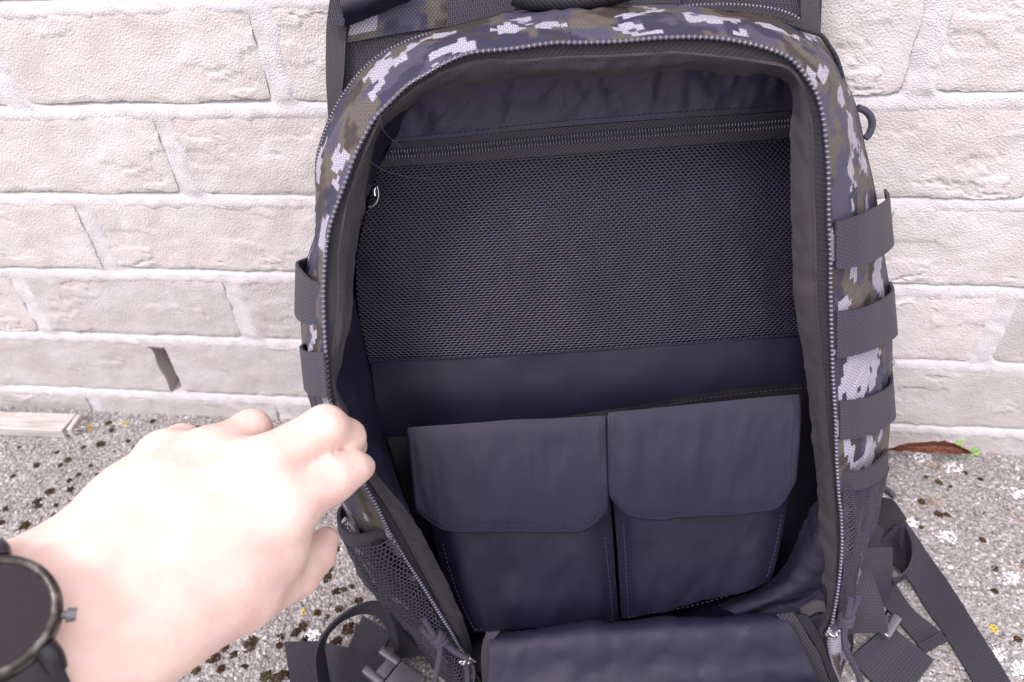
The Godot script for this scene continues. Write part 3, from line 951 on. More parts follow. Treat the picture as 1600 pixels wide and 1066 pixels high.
	var outer: Array = [V(-.0812,-.0550,-.0450),V(-.0865,-.0265,-.0450),V(-.0972,.0080,-.0450),V(-.1082,.0379,-.0450),V(-.1165,.0663,-.0450),V(-.1239,.0953,-.0430),V(-.1283,.1206,-.0400),V(-.1301,.1462,-.0350),V(-.1303,.1717,-.0280),V(-.1312,.1981,-.0250),V(-.1343,.2178,-.0280),V(-.1396,.2289,-.0380),V(-.1444,.2395,-.0500),V(-.1448,.2625,-.0600),V(-.1463,.2731,-.0700),V(-.1405,.2983,-.0700),V(-.1350,.3155,-.0700),V(-.1311,.3236,-.0700),V(-.1252,.3346,-.0700),V(-.1215,.3445,-.0700),V(-.1217,.3572,-.0700),V(-.1204,.3698,-.0700),V(-.1175,.3799,-.0700),V(-.1133,.3885,-.0700),V(-.1094,.3960,-.0700),V(-.1018,.4077,-.0700),V(-.0941,.4164,-.0700),V(-.0858,.4246,-.0700),V(-.0780,.4303,-.0700),V(-.0685,.4354,-.0700),V(-.0585,.4388,-.0700),V(-.0479,.4418,-.0700),V(-.0372,.4438,-.0700),V(-.0257,.4457,-.0700),V(-.0107,.4480,-.0700),V(.0040,.4504,-.0700),V(.0257,.4510,-.0700),V(.0401,.4507,-.0700),V(.0618,.4503,-.0700),V(.0981,.4480,-.0700),V(.1083,.4464,-.0700),V(.1255,.4443,-.0700),V(.1394,.4425,-.0700),V(.1532,.4389,-.0700),V(.1638,.4349,-.0700),V(.1723,.4304,-.0700),V(.1814,.4251,-.0700),V(.1884,.4184,-.0700),V(.1930,.4112,-.0700),V(.1980,.4003,-.0700),V(.2047,.3891,-.0700),V(.2092,.3778,-.0700),V(.2142,.3624,-.0700),V(.2190,.3498,-.0700),V(.2242,.3344,-.0700),V(.2303,.3136,-.0700),V(.2357,.2922,-.0700),V(.2422,.2698,-.0700),V(.2467,.2468,-.0700),V(.2517,.2180,-.0700),V(.2550,.1881,-.0700),V(.2581,.1567,-.0700),V(.2588,.1350,-.0700),V(.2575,.1128,-.0700),V(.2567,.0898,-.0700),V(.2557,.0600,-.0700),V(.2546,.0288,-.0700),V(.2546,-.0038,-.0700),V(.2556,-.0381,-.0700),V(.2603,-.0861,-.0700),V(.2729,-.1207,-.0700)]
	var N := 300
	var cr := smooth_curve(rim, N)
	var co := facing(cr, smooth_curve(outer, 1500))
	var c_mid := PackedVector3Array()
	var centre := Vector3(0.035, 0.24, 0)
	for i in N + 1:
		var p := cr[i].lerp(co[i], 0.42)
		var d := p - centre
		d.z = 0
		c_mid.append(p + d.normalized() * 0.0015 + Vector3(0, 0, 0.005))
	# printed outer side wall
	var g := Geo.new()
	g.printed = true
	var rows := between([cr, c_mid, co], 16)
	rows = ruffle(rows, 0.0020, 34, 4.0, true, true)
	sheet(g, rows, 0.0012)
	obj("side_gusset", g, M.camo_side, bag, "", "camouflage printed side wall round the opening")
	g = Geo.new()
	var seam_x: float = ([V(.0278,.4320,.0000)][0] as Vector3).x
	var at := 0
	for i in N + 1:
		if cr[i].y > 0.38 and absf(cr[i].x - seam_x) < absf(cr[at].x - seam_x): at = i
	for k in [-0.5, 0.0, 0.5]:
		var line := []
		for j in range(1, 11): line.append((rows[j][at] as Vector3).lerp(rows[j][at + 1], 0.5 + k))
		if k == 0.0: tube(g, smooth_curve(line, 20), 0.0004, 0.0004, 5)
		else: stitches(g, smooth_curve(line, 20), 0.0030, 0.0020, 0.0003, V(0, 0.0005, 0.0008))
	obj("top_seam", g, M.dark_thread, bag, "stuff")
	# body behind the second zip
	var back := []
	var back2 := []
	for p in outer:
		back.append(Vector3(p.x * 0.99, p.y, -0.088))
		back2.append(Vector3((p.x - 0.035) * 0.9 + 0.035, (p.y - 0.2) * 0.95 + 0.2, -0.108))
	g = Geo.new()
	sheet(g, loft([outer, back, back2], 200, 8), 0.002)
	obj("rear_compartment", g, M.tape, bag)
	# zip tape, binding tape
	g = Geo.new()
	var ct := smooth_curve(tape_in, N)
	sheet(g, between([smooth_curve(shift(rim, V(0, 0, -.0022)), N), ct], 3), 0.0007)
	obj("zip_tape", g, M.tape, bag)
	var cl := smooth_curve(lip, N)
	g = Geo.new()
	var mid_b := PackedVector3Array()
	for i in N + 1: mid_b.append(ct[i].lerp(cl[i], 0.5) + V(0, 0, 0.0028))
	var bind := ruffle(between([smooth_curve(shift(tape_in, V(0, 0, .0012)), N), mid_b, cl], 6), 0.0011, 75, 9.0, true, false)
	sheet(g, bind, 0.0016)
	obj("binding_tape", g, M.binding, bag)
	g = Geo.new()
	var hem := PackedVector3Array()
	for i in N + 1: hem.append(bind[1][i])
	stitches(g, hem, 0.0026, 0.0017, 0.00028, V(0, 0, 0.0012))
	obj("binding_stitch", g, M.dark_thread, bag, "stuff")
	# the coil of the main zip
	g = Geo.new()
	coil(g, smooth_curve(shift(rim, V(0, 0, .0006)), 400), 0.00275, 0.00125, 0.00098, 0.0014, V(0, 0, 1))
	obj("zip_teeth", g, M.coil, bag, "stuff")
	g = Geo.new()
	tube(g, offset_in_plane(smooth_curve(shift(rim, V(0, 0, -.0006)), 400), 0.0), 0.0012, 0.0012, 6)
	obj("zip_cord", g, M.coil_dark, bag)
	# lining: side walls and back
	g = Geo.new()
	var ci := smooth_curve(inner, N)
	var lm := PackedVector3Array()
	for i in N + 1:
		var p := cl[i].lerp(ci[i], 0.5)
		var d := p - centre
		d.z = 0
		lm.append(p + d.normalized() * 0.004)
	rows = ruffle(between([cl, lm, ci], 18), 0.0030, 30, 14.0, true, true, V(1, 1, 0.6))
	sheet(g, rows, 0.0008)
	obj("side_lining", g, M.lining_flap, bag)  # paler flap cloth puts the light on these walls into their colour
	g = Geo.new()
	rows = []
	var mid_c := Vector3.ZERO
	for p in ci: mid_c += p
	mid_c /= ci.size()
	for j in 24:
		var t := 1.0 - float(j) / 23.0 * 0.995
		var r := PackedVector3Array()
		for p in ci: r.append(mid_c + (p - mid_c) * t)
		rows.append(r)
	rows = ruffle(rows, 0.0014, 22, 21.0, true, false)
	sheet(g, rows, 0.0008)
	obj("back_lining", g, M.lining, bag)
	build_inner_top()
	build_pockets()
	build_bottom()
	build_top()
	build_sides()
	build_straps()
	build_zip_pulls()

func build_inner_top() -> void:
	# puckered lining above the pocket zip
	var g := Geo.new()
	var top: Array = [V(-.0682,.4035,-.0732),V(-.0284,.4151,-.0741),V(.0133,.4187,-.0743),V(.0623,.4197,-.0744),V(.1112,.4200,-.0744),V(.1451,.4185,-.0743),V(.1767,.4087,-.0736)]
	var midl: Array = [V(-.0701,.3906,-.0753),V(-.0296,.4025,-.0762),V(.0127,.4051,-.0764),V(.0625,.4054,-.0764),V(.1123,.4058,-.0764),V(.1468,.4049,-.0763),V(.1816,.4005,-.0760)]
	var low: Array = [V(-.0734,.3840,-.0759),V(-.0313,.3846,-.0759),V(.0116,.3861,-.0760),V(.0623,.3868,-.0761),V(.1129,.3867,-.0761),V(.1479,.3863,-.0760),V(.1849,.3871,-.0761)]
	var rows := ruffle(loft([top, midl, low], 90, 14), 0.0024, 46, 31.0, false, true, V(1.5, 0.7, 1))
	sheet(g, rows, 0.001)
	obj("top_lining", g, M.lining_top_lit, bag)
	g = Geo.new()
	stitches(g, smooth_curve([V(-.0729,.3868,-.0749),V(-.0310,.3876,-.0749),V(.0118,.3892,-.0750),V(.0621,.3902,-.0751),V(.1125,.3902,-.0751),V(.1474,.3897,-.0751),V(.1841,.3905,-.0751)], 60), 0.0036, 0.0024, 0.0003, V(0, 0, 0.0004))
	obj("hem_stitch", g, M.dark_thread, bag, "stuff")
	# pocket zip: tape and two rows of teeth
	var up_e: Array = [V(-.0733,.3838,-.0749),V(-.0312,.3847,-.0749),V(.0116,.3859,-.0750),V(.0621,.3865,-.0751),V(.1126,.3865,-.0751),V(.1476,.3860,-.0750),V(.1845,.3868,-.0751)]
	var lo_e: Array = [V(-.0829,.3700,-.0749),V(-.0326,.3696,-.0749),V(.0107,.3697,-.0749),V(.0619,.3700,-.0749),V(.1131,.3703,-.0749),V(.1486,.3701,-.0749),V(.1860,.3710,-.0750)]
	strap("pocket_zip_tape", up_e, lo_e, 0.0009, M.tape_light, 60, 4)
	g = Geo.new()
	coil(g, smooth_curve([V(-.0736,.3791,-.0730),V(-.0317,.3793,-.0730),V(.0112,.3805,-.0731),V(.0617,.3811,-.0732),V(.1123,.3811,-.0732),V(.1473,.3809,-.0732),V(.1842,.3814,-.0732)], 300), 0.00188, 0.0014, 0.00055, 0.0008, V(0, 0, 1))
	coil(g, smooth_curve([V(-.0771,.3760,-.0728),V(-.0320,.3759,-.0728),V(.0110,.3771,-.0729),V(.0617,.3778,-.0729),V(.1123,.3777,-.0729),V(.1474,.3776,-.0729),V(.1845,.3781,-.0730)], 300), 0.00188, 0.0014, 0.00055, 0.0008, V(0, 0, 1))
	obj("pocket_zip_teeth", g, M.coil, bag, "stuff")
	# the netting of the pocket, over a dark backing
	var e0: Array = [V(-.0828,.3701,-.0739),V(-.0326,.3697,-.0739),V(.0106,.3698,-.0739),V(.0617,.3701,-.0739),V(.1129,.3704,-.0739),V(.1483,.3703,-.0739),V(.1875,.3714,-.0740)]
	var e1: Array = [V(-.0935,.3433,-.0680),V(-.0427,.3440,-.0681),V(.0089,.3440,-.0681),V(.0605,.3439,-.0681),V(.1122,.3438,-.0681),V(.1480,.3433,-.0680),V(.1894,.3427,-.0680)]
	var e2: Array = [V(-.1029,.3141,-.0650),V(-.0455,.3141,-.0650),V(.0071,.3132,-.0649),V(.0597,.3123,-.0649),V(.1125,.3114,-.0648),V(.1491,.3108,-.0648),V(.1930,.3101,-.0647)]
	var e3: Array = [V(-.1063,.2801,-.0646),V(-.0489,.2802,-.0646),V(.0052,.2788,-.0645),V(.0593,.2778,-.0644),V(.1136,.2773,-.0644),V(.1512,.2767,-.0644),V(.1972,.2767,-.0644)]
	var e4: Array = [V(-.1046,.2442,-.0641),V(-.0526,.2421,-.0639),V(.0031,.2410,-.0639),V(.0589,.2405,-.0638),V(.1148,.2403,-.0638),V(.1535,.2406,-.0638),V(.2017,.2410,-.0639)]
	rows = ruffle(loft([e0, e1, e2, e3, e4], 60, 30), 0.0018, 7, 41.0, true, true)
	g = Geo.new()
	netting(g, rows, 0.0035, 0.00044, 0.58)
	obj("mesh_pocket", g, M.net, bag, "stuff", "black knitted mesh of the inner pocket")
	g = Geo.new()
	var nb := []
	for r in rows:
		var q := PackedVector3Array()
		for p in r: q.append(p - V(0, 0, 0.0022))
		nb.append(q)
	sheet(g, nb, 0.0004)
	obj("mesh_backing", g, M.netback, bag)
	# slider and pull of the pocket zip, at its left end
	g = Geo.new()
	tube(g, smooth_curve([V(-.0842,.3602,-.0662),V(-.0840,.3556,-.0659),V(-.0857,.3511,-.0656),V(-.0888,.3486,-.0654),V(-.0908,.3484,-.0654)], 14), 0.0009, 0.0009, 8)
	tube(g, smooth_curve([V(-.0848,.3597,-.0672),V(-.0862,.3575,-.0670),V(-.0862,.3545,-.0668)], 8), 0.0008, 0.0008, 8)
	obj("pocket_zip_pull", g, M.metal, bag)

func build_pockets() -> void:
	var g := Geo.new()
	# smooth band below the mesh, running down behind the pockets
	var rows := ruffle(loft([
		[V(-.1038,.2477,-.0623),V(-.0522,.2456,-.0622),V(.0032,.2446,-.0621),V(.0586,.2440,-.0621),V(.1142,.2439,-.0621),V(.1526,.2441,-.0621),V(.2005,.2446,-.0621)],
		[V(-.1033,.2173,-.0592),V(-.0550,.2159,-.0591),V(.0015,.2163,-.0591),V(.0579,.2166,-.0592),V(.1143,.2169,-.0592),V(.1534,.2172,-.0592),V(.2038,.2180,-.0593)],
		[V(-.1010,.1824,-.0588),V(-.0584,.1815,-.0587),V(-.0006,.1794,-.0586),V(.0575,.1797,-.0586),V(.1155,.1801,-.0586),V(.1557,.1808,-.0587),V(.2093,.1815,-.0587)],
		[V(-.0756,.0545,-.0538),V(-.0417,.0545,-.0538),V(-.0077,.0545,-.0538),V(.0555,.0548,-.0538),V(.1187,.0551,-.0539),V(.1626,.0543,-.0538),V(.2236,.0576,-.0540)]], 60, 22), 0.0014, 16, 51.0, false, false, V(1.0, 1.6, 1))
	sheet(g, rows, 0.001)
	obj("lower_panel", g, M.lining, bag)
	g = Geo.new()
	tube(g, smooth_curve([V(-.1037,.2477,-.0613),V(-.0521,.2456,-.0612),V(.0031,.2446,-.0611),V(.0585,.2440,-.0611),V(.1139,.2439,-.0611),V(.1523,.2441,-.0611),V(.2000,.2446,-.0611)], 50), 0.0007, 0.0007, 6)
	obj("panel_hem", g, M.lining, bag)
	# wide slip pocket with a hemmed top edge
	g = Geo.new()
	rows = ruffle(loft([
		[V(-.0984,.1927,-.0565),V(-.0573,.1914,-.0564),V(-.0130,.1952,-.0567),V(.0311,.1989,-.0569),V(.0749,.2031,-.0572),V(.1186,.2082,-.0576),V(.1621,.2105,-.0577),V(.2039,.2110,-.0578)],
		[V(-.0950,.1719,-.0500),V(-.0588,.1720,-.0500),V(-.0146,.1729,-.0501),V(.0295,.1742,-.0502),V(.0737,.1761,-.0503),V(.1177,.1784,-.0505),V(.1617,.1798,-.0506),V(.2052,.1812,-.0507)],
		[V(-.0847,.1187,-.0483),V(-.0549,.1183,-.0483),V(-.0184,.1163,-.0481),V(.0275,.1146,-.0480),V(.0735,.1129,-.0479),V(.1196,.1112,-.0478),V(.1658,.1106,-.0477),V(.2135,.1098,-.0477)],
		[V(-.0567,.0201,-.0484),V(-.0345,.0194,-.0484),V(-.0000,.0187,-.0483),V(.0296,.0197,-.0484),V(.0642,.0215,-.0485),V(.1036,.0240,-.0487),V(.1479,.0260,-.0488),V(.2219,.0255,-.0488)]], 60, 20), 0.0008, 20, 61.0)
	sheet(g, rows, 0.001)
	obj("slip_pocket", g, M.lining_shaded, bag)
	g = Geo.new()
	stitches(g, smooth_curve([V(-.0987,.1889,-.0545),V(-.0575,.1875,-.0544),V(-.0133,.1913,-.0547),V(.0307,.1950,-.0550),V(.0746,.1997,-.0553),V(.1182,.2048,-.0556),V(.1616,.2071,-.0558),V(.2033,.2076,-.0558)], 50), 0.0034, 0.0022, 0.0003, V(0, 0, 0.0002))
	obj("slip_pocket_stitch", g, M.thread, bag, "stuff")
	# two pouches
	pouch([V(-.0774,.1678,-.0307),V(-.0720,.1329,-.0283),V(-.0693,.1071,-.0265),V(-.0633,.0773,-.0244),V(-.0545,.0473,-.0223)], [V(-.0611,.1748,-.0212),V(-.0536,.1387,-.0187),V(-.0507,.1134,-.0169),V(-.0444,.0843,-.0149),V(-.0368,.0562,-.0129)], [V(.0280,.1717,-.0190),V(.0298,.1405,-.0168),V(.0301,.1132,-.0149),V(.0314,.0847,-.0129),V(.0328,.0595,-.0112)], [V(.0472,.1648,-.0285),V(.0495,.1318,-.0262),V(.0506,.1037,-.0243),V(.0518,.0745,-.0222),V(.0532,.0503,-.0205)], 71.0)
	pouch([V(.0502,.1660,-.0286),V(.0525,.1330,-.0263),V(.0538,.1086,-.0246),V(.0546,.0796,-.0226),V(.0555,.0512,-.0206)], [V(.0654,.1724,-.0191),V(.0684,.1398,-.0168),V(.0695,.1149,-.0150),V(.0706,.0882,-.0132),V(.0718,.0626,-.0114)], [V(.1493,.1700,-.0209),V(.1478,.1391,-.0187),V(.1453,.1171,-.0172),V(.1419,.0945,-.0156),V(.1383,.0744,-.0142)], [V(.1708,.1646,-.0305),V(.1693,.1305,-.0281),V(.1671,.1079,-.0266),V(.1642,.0862,-.0250),V(.1608,.0726,-.0241)], 77.0)
	# their flaps
	flap([[V(-.0786,.2156,-.0246),V(-.0732,.2160,-.0246),V(-.0611,.2160,-.0246),V(-.0369,.2159,-.0246),V(-.0126,.2162,-.0246),V(.0116,.2151,-.0246),V(.0339,.2147,-.0245),V(.0464,.2146,-.0245)], [V(-.0778,.2081,-.0206),V(-.0729,.2086,-.0206),V(-.0609,.2081,-.0206),V(-.0375,.2076,-.0205),V(-.0133,.2075,-.0205),V(.0109,.2065,-.0205),V(.0331,.2060,-.0204),V(.0461,.2055,-.0204)], [V(-.0776,.1840,-.0139),V(-.0719,.1840,-.0139),V(-.0598,.1835,-.0138),V(-.0375,.1822,-.0138),V(-.0152,.1813,-.0137),V(.0092,.1807,-.0136),V(.0316,.1803,-.0136),V(.0451,.1801,-.0136)], [V(-.0776,.1669,-.0107),V(-.0716,.1617,-.0103),V(-.0613,.1580,-.0101),V(-.0396,.1563,-.0099),V(-.0170,.1544,-.0098),V(.0077,.1528,-.0097),V(.0317,.1523,-.0097),V(.0447,.1587,-.0101)], [V(-.0771,.1646,-.0110),V(-.0715,.1557,-.0104),V(-.0607,.1476,-.0098),V(-.0406,.1445,-.0096),V(-.0178,.1426,-.0095),V(.0071,.1406,-.0093),V(.0305,.1405,-.0093),V(.0442,.1537,-.0103)]], 81.0)
	flap([[V(.0478,.2173,-.0227),V(.0539,.2177,-.0227),V(.0680,.2179,-.0228),V(.0921,.2187,-.0228),V(.1163,.2194,-.0229),V(.1404,.2202,-.0229),V(.1585,.2205,-.0229),V(.1677,.2206,-.0229)], [V(.0475,.2091,-.0186),V(.0535,.2095,-.0187),V(.0676,.2097,-.0187),V(.0913,.2101,-.0187),V(.1154,.2108,-.0188),V(.1395,.2115,-.0188),V(.1580,.2123,-.0189),V(.1672,.2129,-.0189)], [V(.0466,.1866,-.0121),V(.0530,.1866,-.0121),V(.0672,.1863,-.0120),V(.0902,.1863,-.0120),V(.1145,.1862,-.0120),V(.1388,.1865,-.0121),V(.1566,.1877,-.0121),V(.1654,.1893,-.0122)], [V(.0466,.1664,-.0087),V(.0530,.1613,-.0083),V(.0674,.1578,-.0080),V(.0900,.1573,-.0080),V(.1147,.1572,-.0080),V(.1385,.1571,-.0080),V(.1557,.1594,-.0082),V(.1645,.1707,-.0089)], [V(.0474,.1633,-.0089),V(.0546,.1533,-.0082),V(.0678,.1465,-.0078),V(.0902,.1456,-.0077),V(.1151,.1455,-.0077),V(.1401,.1453,-.0077),V(.1549,.1479,-.0079),V(.1642,.1658,-.0091)]], 87.0)
	# seam threads on the pouches
	g = Geo.new()
	for c in [[V(-.0650,.1296,-.0216),V(-.0620,.1064,-.0200),V(-.0565,.0797,-.0181),V(-.0487,.0545,-.0163)], [V(.0439,.1251,-.0218),V(.0462,.0916,-.0194),V(.0481,.0566,-.0170)], [V(.0566,.1341,-.0224),V(.0578,.1010,-.0201),V(.0590,.0594,-.0172)], [V(.1629,.1327,-.0223),V(.1603,.1078,-.0205),V(.1554,.0823,-.0188)], [V(-.0494,.0574,-.0170),V(-.0232,.0562,-.0169),V(.0040,.0555,-.0169),V(.0312,.0558,-.0169),V(.0494,.0570,-.0170)], [V(.0585,.0584,-.0171),V(.0857,.0615,-.0173),V(.1128,.0662,-.0176),V(.1396,.0740,-.0182)]]:
		stitches(g, smooth_curve(c, 30), 0.0034, 0.0022, 0.0003, V(0, 0, 0.0030))
	obj("pouch_stitch", g, M.thread, bag, "stuff")

func pouch(left_e: Array, left_f: Array, right_f: Array, right_e: Array, off: float) -> void:
	var g := Geo.new()
	var n := 30
	var a := smooth_curve(left_e, n)
	var d := smooth_curve(right_e, n)
	var wall_l := PackedVector3Array()
	var wall_r := PackedVector3Array()
	for i in n + 1:
		wall_l.append(a[i] + V(0.002, 0, -0.032))
		wall_r.append(d[i] + V(-0.002, 0, -0.032))
	var rows := ruffle(between([a, smooth_curve(left_f, n), smooth_curve(right_f, n), d], 40), 0.0018, 22, off, true, true, V(1.3, 0.5, 1))
	sheet(g, rows, 0.001)
	sheet(g, between([wall_l, a], 2), 0.0008)
	sheet(g, between([d, wall_r], 2), 0.0008)
	obj("pouch", g, M.lining, bag)

func flap(curves: Array, off: float) -> void:
	var g := Geo.new()
	var rows := ruffle(loft(curves, 60, 30), 0.0012, 30, off, true, false, V(1.6, 0.3, 1))
	sheet(g, rows, 0.0016)
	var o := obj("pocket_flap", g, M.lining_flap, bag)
	# turned edge and its stitch line
	var m: int = rows.size() - 1
	var edge := []
	var line := []
	for j in range(1, m - 3): edge.append(rows[j][0]); line.append(rows[j][2])
	for i in range(0, 61, 3): edge.append(rows[m][i])
	for i in range(3, 58, 3): line.append(rows[m - 2][i])
	for j in range(m - 4, 0, -1): edge.append(rows[j][60]); line.append(rows[j][58])
	g = Geo.new()
	tube(g, smooth_curve(edge, 120), 0.0011, 0.0011, 6)
	obj("turned_edge", g, M.lining_flap, o)
	g = Geo.new()
	stitches(g, smooth_curve(line, 160), 0.0038, 0.0026, 0.00045, V(0, 0, 0.0010))
	obj("edge_stitch", g, M.dark_thread, o, "stuff")

func build_bottom() -> void:
	# lining of the bag's floor and the slack folds at its right corner
	var g := Geo.new()
	var rows := ruffle(loft([
		[V(-.0601,.0216,-.0505),V(-.0247,.0184,-.0503),V(.0149,.0168,-.0502),V(.0546,.0181,-.0503),V(.0992,.0237,-.0507),V(.1484,.0313,-.0512),V(.1876,.0356,-.0515),V(.2218,.0384,-.0517)],
		[V(-.0548,.0343,-.0220),V(-.0245,.0338,-.0220),V(.0128,.0340,-.0220),V(.0501,.0353,-.0220),V(.0919,.0398,-.0220),V(.1378,.0493,-.0220),V(.1741,.0559,-.0220),V(.2061,.0576,-.0220)],
		[V(-.0515,.0305,-.0080),V(-.0249,.0340,-.0080),V(.0114,.0353,-.0080),V(.0477,.0360,-.0080),V(.0885,.0380,-.0080),V(.1334,.0456,-.0080),V(.1688,.0539,-.0080),V(.1983,.0540,-.0080)],
		[V(-.0515,-.0023,-.0040),V(-.0276,-.0047,-.0040),V(.0095,-.0052,-.0040),V(.0467,-.0058,-.0040),V(.0885,-.0036,-.0040),V(.1344,.0044,-.0040),V(.1701,.0194,-.0040),V(.1986,.0346,-.0040)]], 60, 20), 0.0035, 36, 91.0)
	sheet(g, rows, 0.001)
	obj("floor_lining", g, M.lining, bag)
	g = Geo.new()
	rows = ruffle(loft([
		[V(.1967,.1450,-.0300),V(.1873,.1250,-.0300),V(.1800,.0985,-.0300),V(.1686,.0713,-.0300),V(.1469,.0581,-.0300),V(.1264,.0487,-.0300)]
		, [V(.1919,.1348,-.0160),V(.1856,.1171,-.0160),V(.1789,.0963,-.0160),V(.1664,.0769,-.0160),V(.1457,.0652,-.0160),V(.1263,.0578,-.0160)],
		[V(.1919,.1134,-.0100),V(.1884,.0977,-.0100),V(.1810,.0848,-.0100),V(.1704,.0746,-.0100),V(.1507,.0657,-.0100),V(.1333,.0582,-.0100)],
		[V(.1959,.0891,-.0130),V(.1932,.0771,-.0130),V(.1865,.0688,-.0130),V(.1771,.0639,-.0130),V(.1592,.0575,-.0130),V(.1393,.0501,-.0130)],
		[V(.1932,.0762,-.0060),V(.1914,.0691,-.0060),V(.1857,.0640,-.0060),V(.1764,.0591,-.0060),V(.1616,.0548,-.0060),V(.1415,.0497,-.0060)],
		[V(.1967,.0523,-.0100),V(.1946,.0466,-.0100),V(.1897,.0412,-.0100),V(.1799,.0392,-.0100),V(.1688,.0361,-.0100),V(.1485,.0321,-.0100)]], 60, 50), 0.0016, 26, 97.0, false, false, V(0.7, 1.5, 1))
	sheet(g, rows, 0.001)
	obj("slack_lining", g, M.lining_soft, bag)
	# the lowered front panel, its inside up
	g = Geo.new()
	rows = ruffle(loft([
		[V(-.0388,.0422,-.0100),V(-.0016,.0446,-.0100),V(.0436,.0444,-.0100),V(.0889,.0437,-.0100),V(.1342,.0435,-.0100),V(.1683,.0421,-.0100)],
		[V(-.0359,.0699,.0060),V(-.0014,.0734,.0060),V(.0415,.0732,.0060),V(.0843,.0725,.0060),V(.1273,.0713,.0060),V(.1592,.0700,.0060)],
		[V(-.0375,.0719,.0160),V(-.0021,.0741,.0160),V(.0399,.0734,.0160),V(.0819,.0727,.0160),V(.1241,.0709,.0160),V(.1623,.0673,.0160)],
		[V(-.0405,.0540,.0280),V(-.0039,.0537,.0280),V(.0377,.0519,.0280),V(.0795,.0501,.0280),V(.1215,.0471,.0280),V(.1733,.0409,.0280)],
		[V(-.0444,.0405,.0422),V(-.0058,.0398,.0448),V(.0345,.0390,.0475),V(.0744,.0383,.0503),V(.1138,.0376,.0529),V(.1724,.0365,.0569)],
		[V(-.0543,.0101,.0783),V(-.0100,.0089,.0827),V(.0279,.0078,.0867),V(.0656,.0072,.0890),V(.1035,.0070,.0897),V(.1709,.0063,.0923)],
		[V(-.0603,-.0099,.1219),V(-.0142,-.0113,.1272),V(.0205,-.0126,.1318),V(.0552,-.0131,.1338),V(.1007,-.0130,.1337),V(.1702,-.0134,.1349)],
		[V(-.0476,-.0308,.1303),V(-.0157,-.0319,.1347),V(.0191,-.0332,.1392),V(.0539,-.0337,.1411),V(.0995,-.0336,.1410),V(.1555,-.0338,.1414)]], 70, 60), 0.0026, 15, 103.0)
	sheet(g, rows, 0.004)
	obj("front_panel_lining", g, M.lining_flap, bag)
	strap("panel_binding", [V(.1530,.0749,.0100),V(.1588,.0667,.0100),V(.1660,.0531,.0100),V(.1743,.0386,.0100),V(.1858,.0114,.0100),V(.2004,-.0236,.0100)], [V(.1630,.0775,.0120),V(.1690,.0677,.0120),V(.1764,.0530,.0120),V(.1838,.0398,.0120),V(.1937,.0129,.0120),V(.2075,-.0218,.0120)], 0.0013, M.tape_light, 30, 4)
	strap("panel_binding", [V(.1684,.0683,.0040),V(.1763,.0535,.0040),V(.1837,.0407,.0040),V(.1905,.0259,.0040),V(.1993,.0033,.0040),V(.2134,-.0322,.0040)], [V(.1778,.0644,.0020),V(.1853,.0506,.0020),V(.1909,.0391,.0020),V(.1962,.0233,.0020),V(.2060,.0004,.0020),V(.2194,-.0353,.0020)], 0.0014, M.tape, 30, 4)
	strap("panel_binding", [V(-.0393,.0802,.0120),V(-.0426,.0711,.0120),V(-.0446,.0572,.0120),V(-.0454,.0364,.0120),V(-.0471,.0039,.0120)], [V(-.0304,.0824,.0140),V(-.0347,.0752,.0140),V(-.0380,.0587,.0140),V(-.0392,.0381,.0140),V(-.0408,.0057,.0140)], 0.0013, M.tape_light, 24, 4)
	strap("corner_tab", [V(.1740,.0677,-.0020),V(.1789,.0706,-.0020),V(.1848,.0734,-.0020),V(.1902,.0718,-.0020)], [V(.1755,.0560,-.0010),V(.1803,.0613,-.0010),V(.1861,.0647,-.0010),V(.1915,.0636,-.0010)], 0.0016, M.binding, 16, 4)

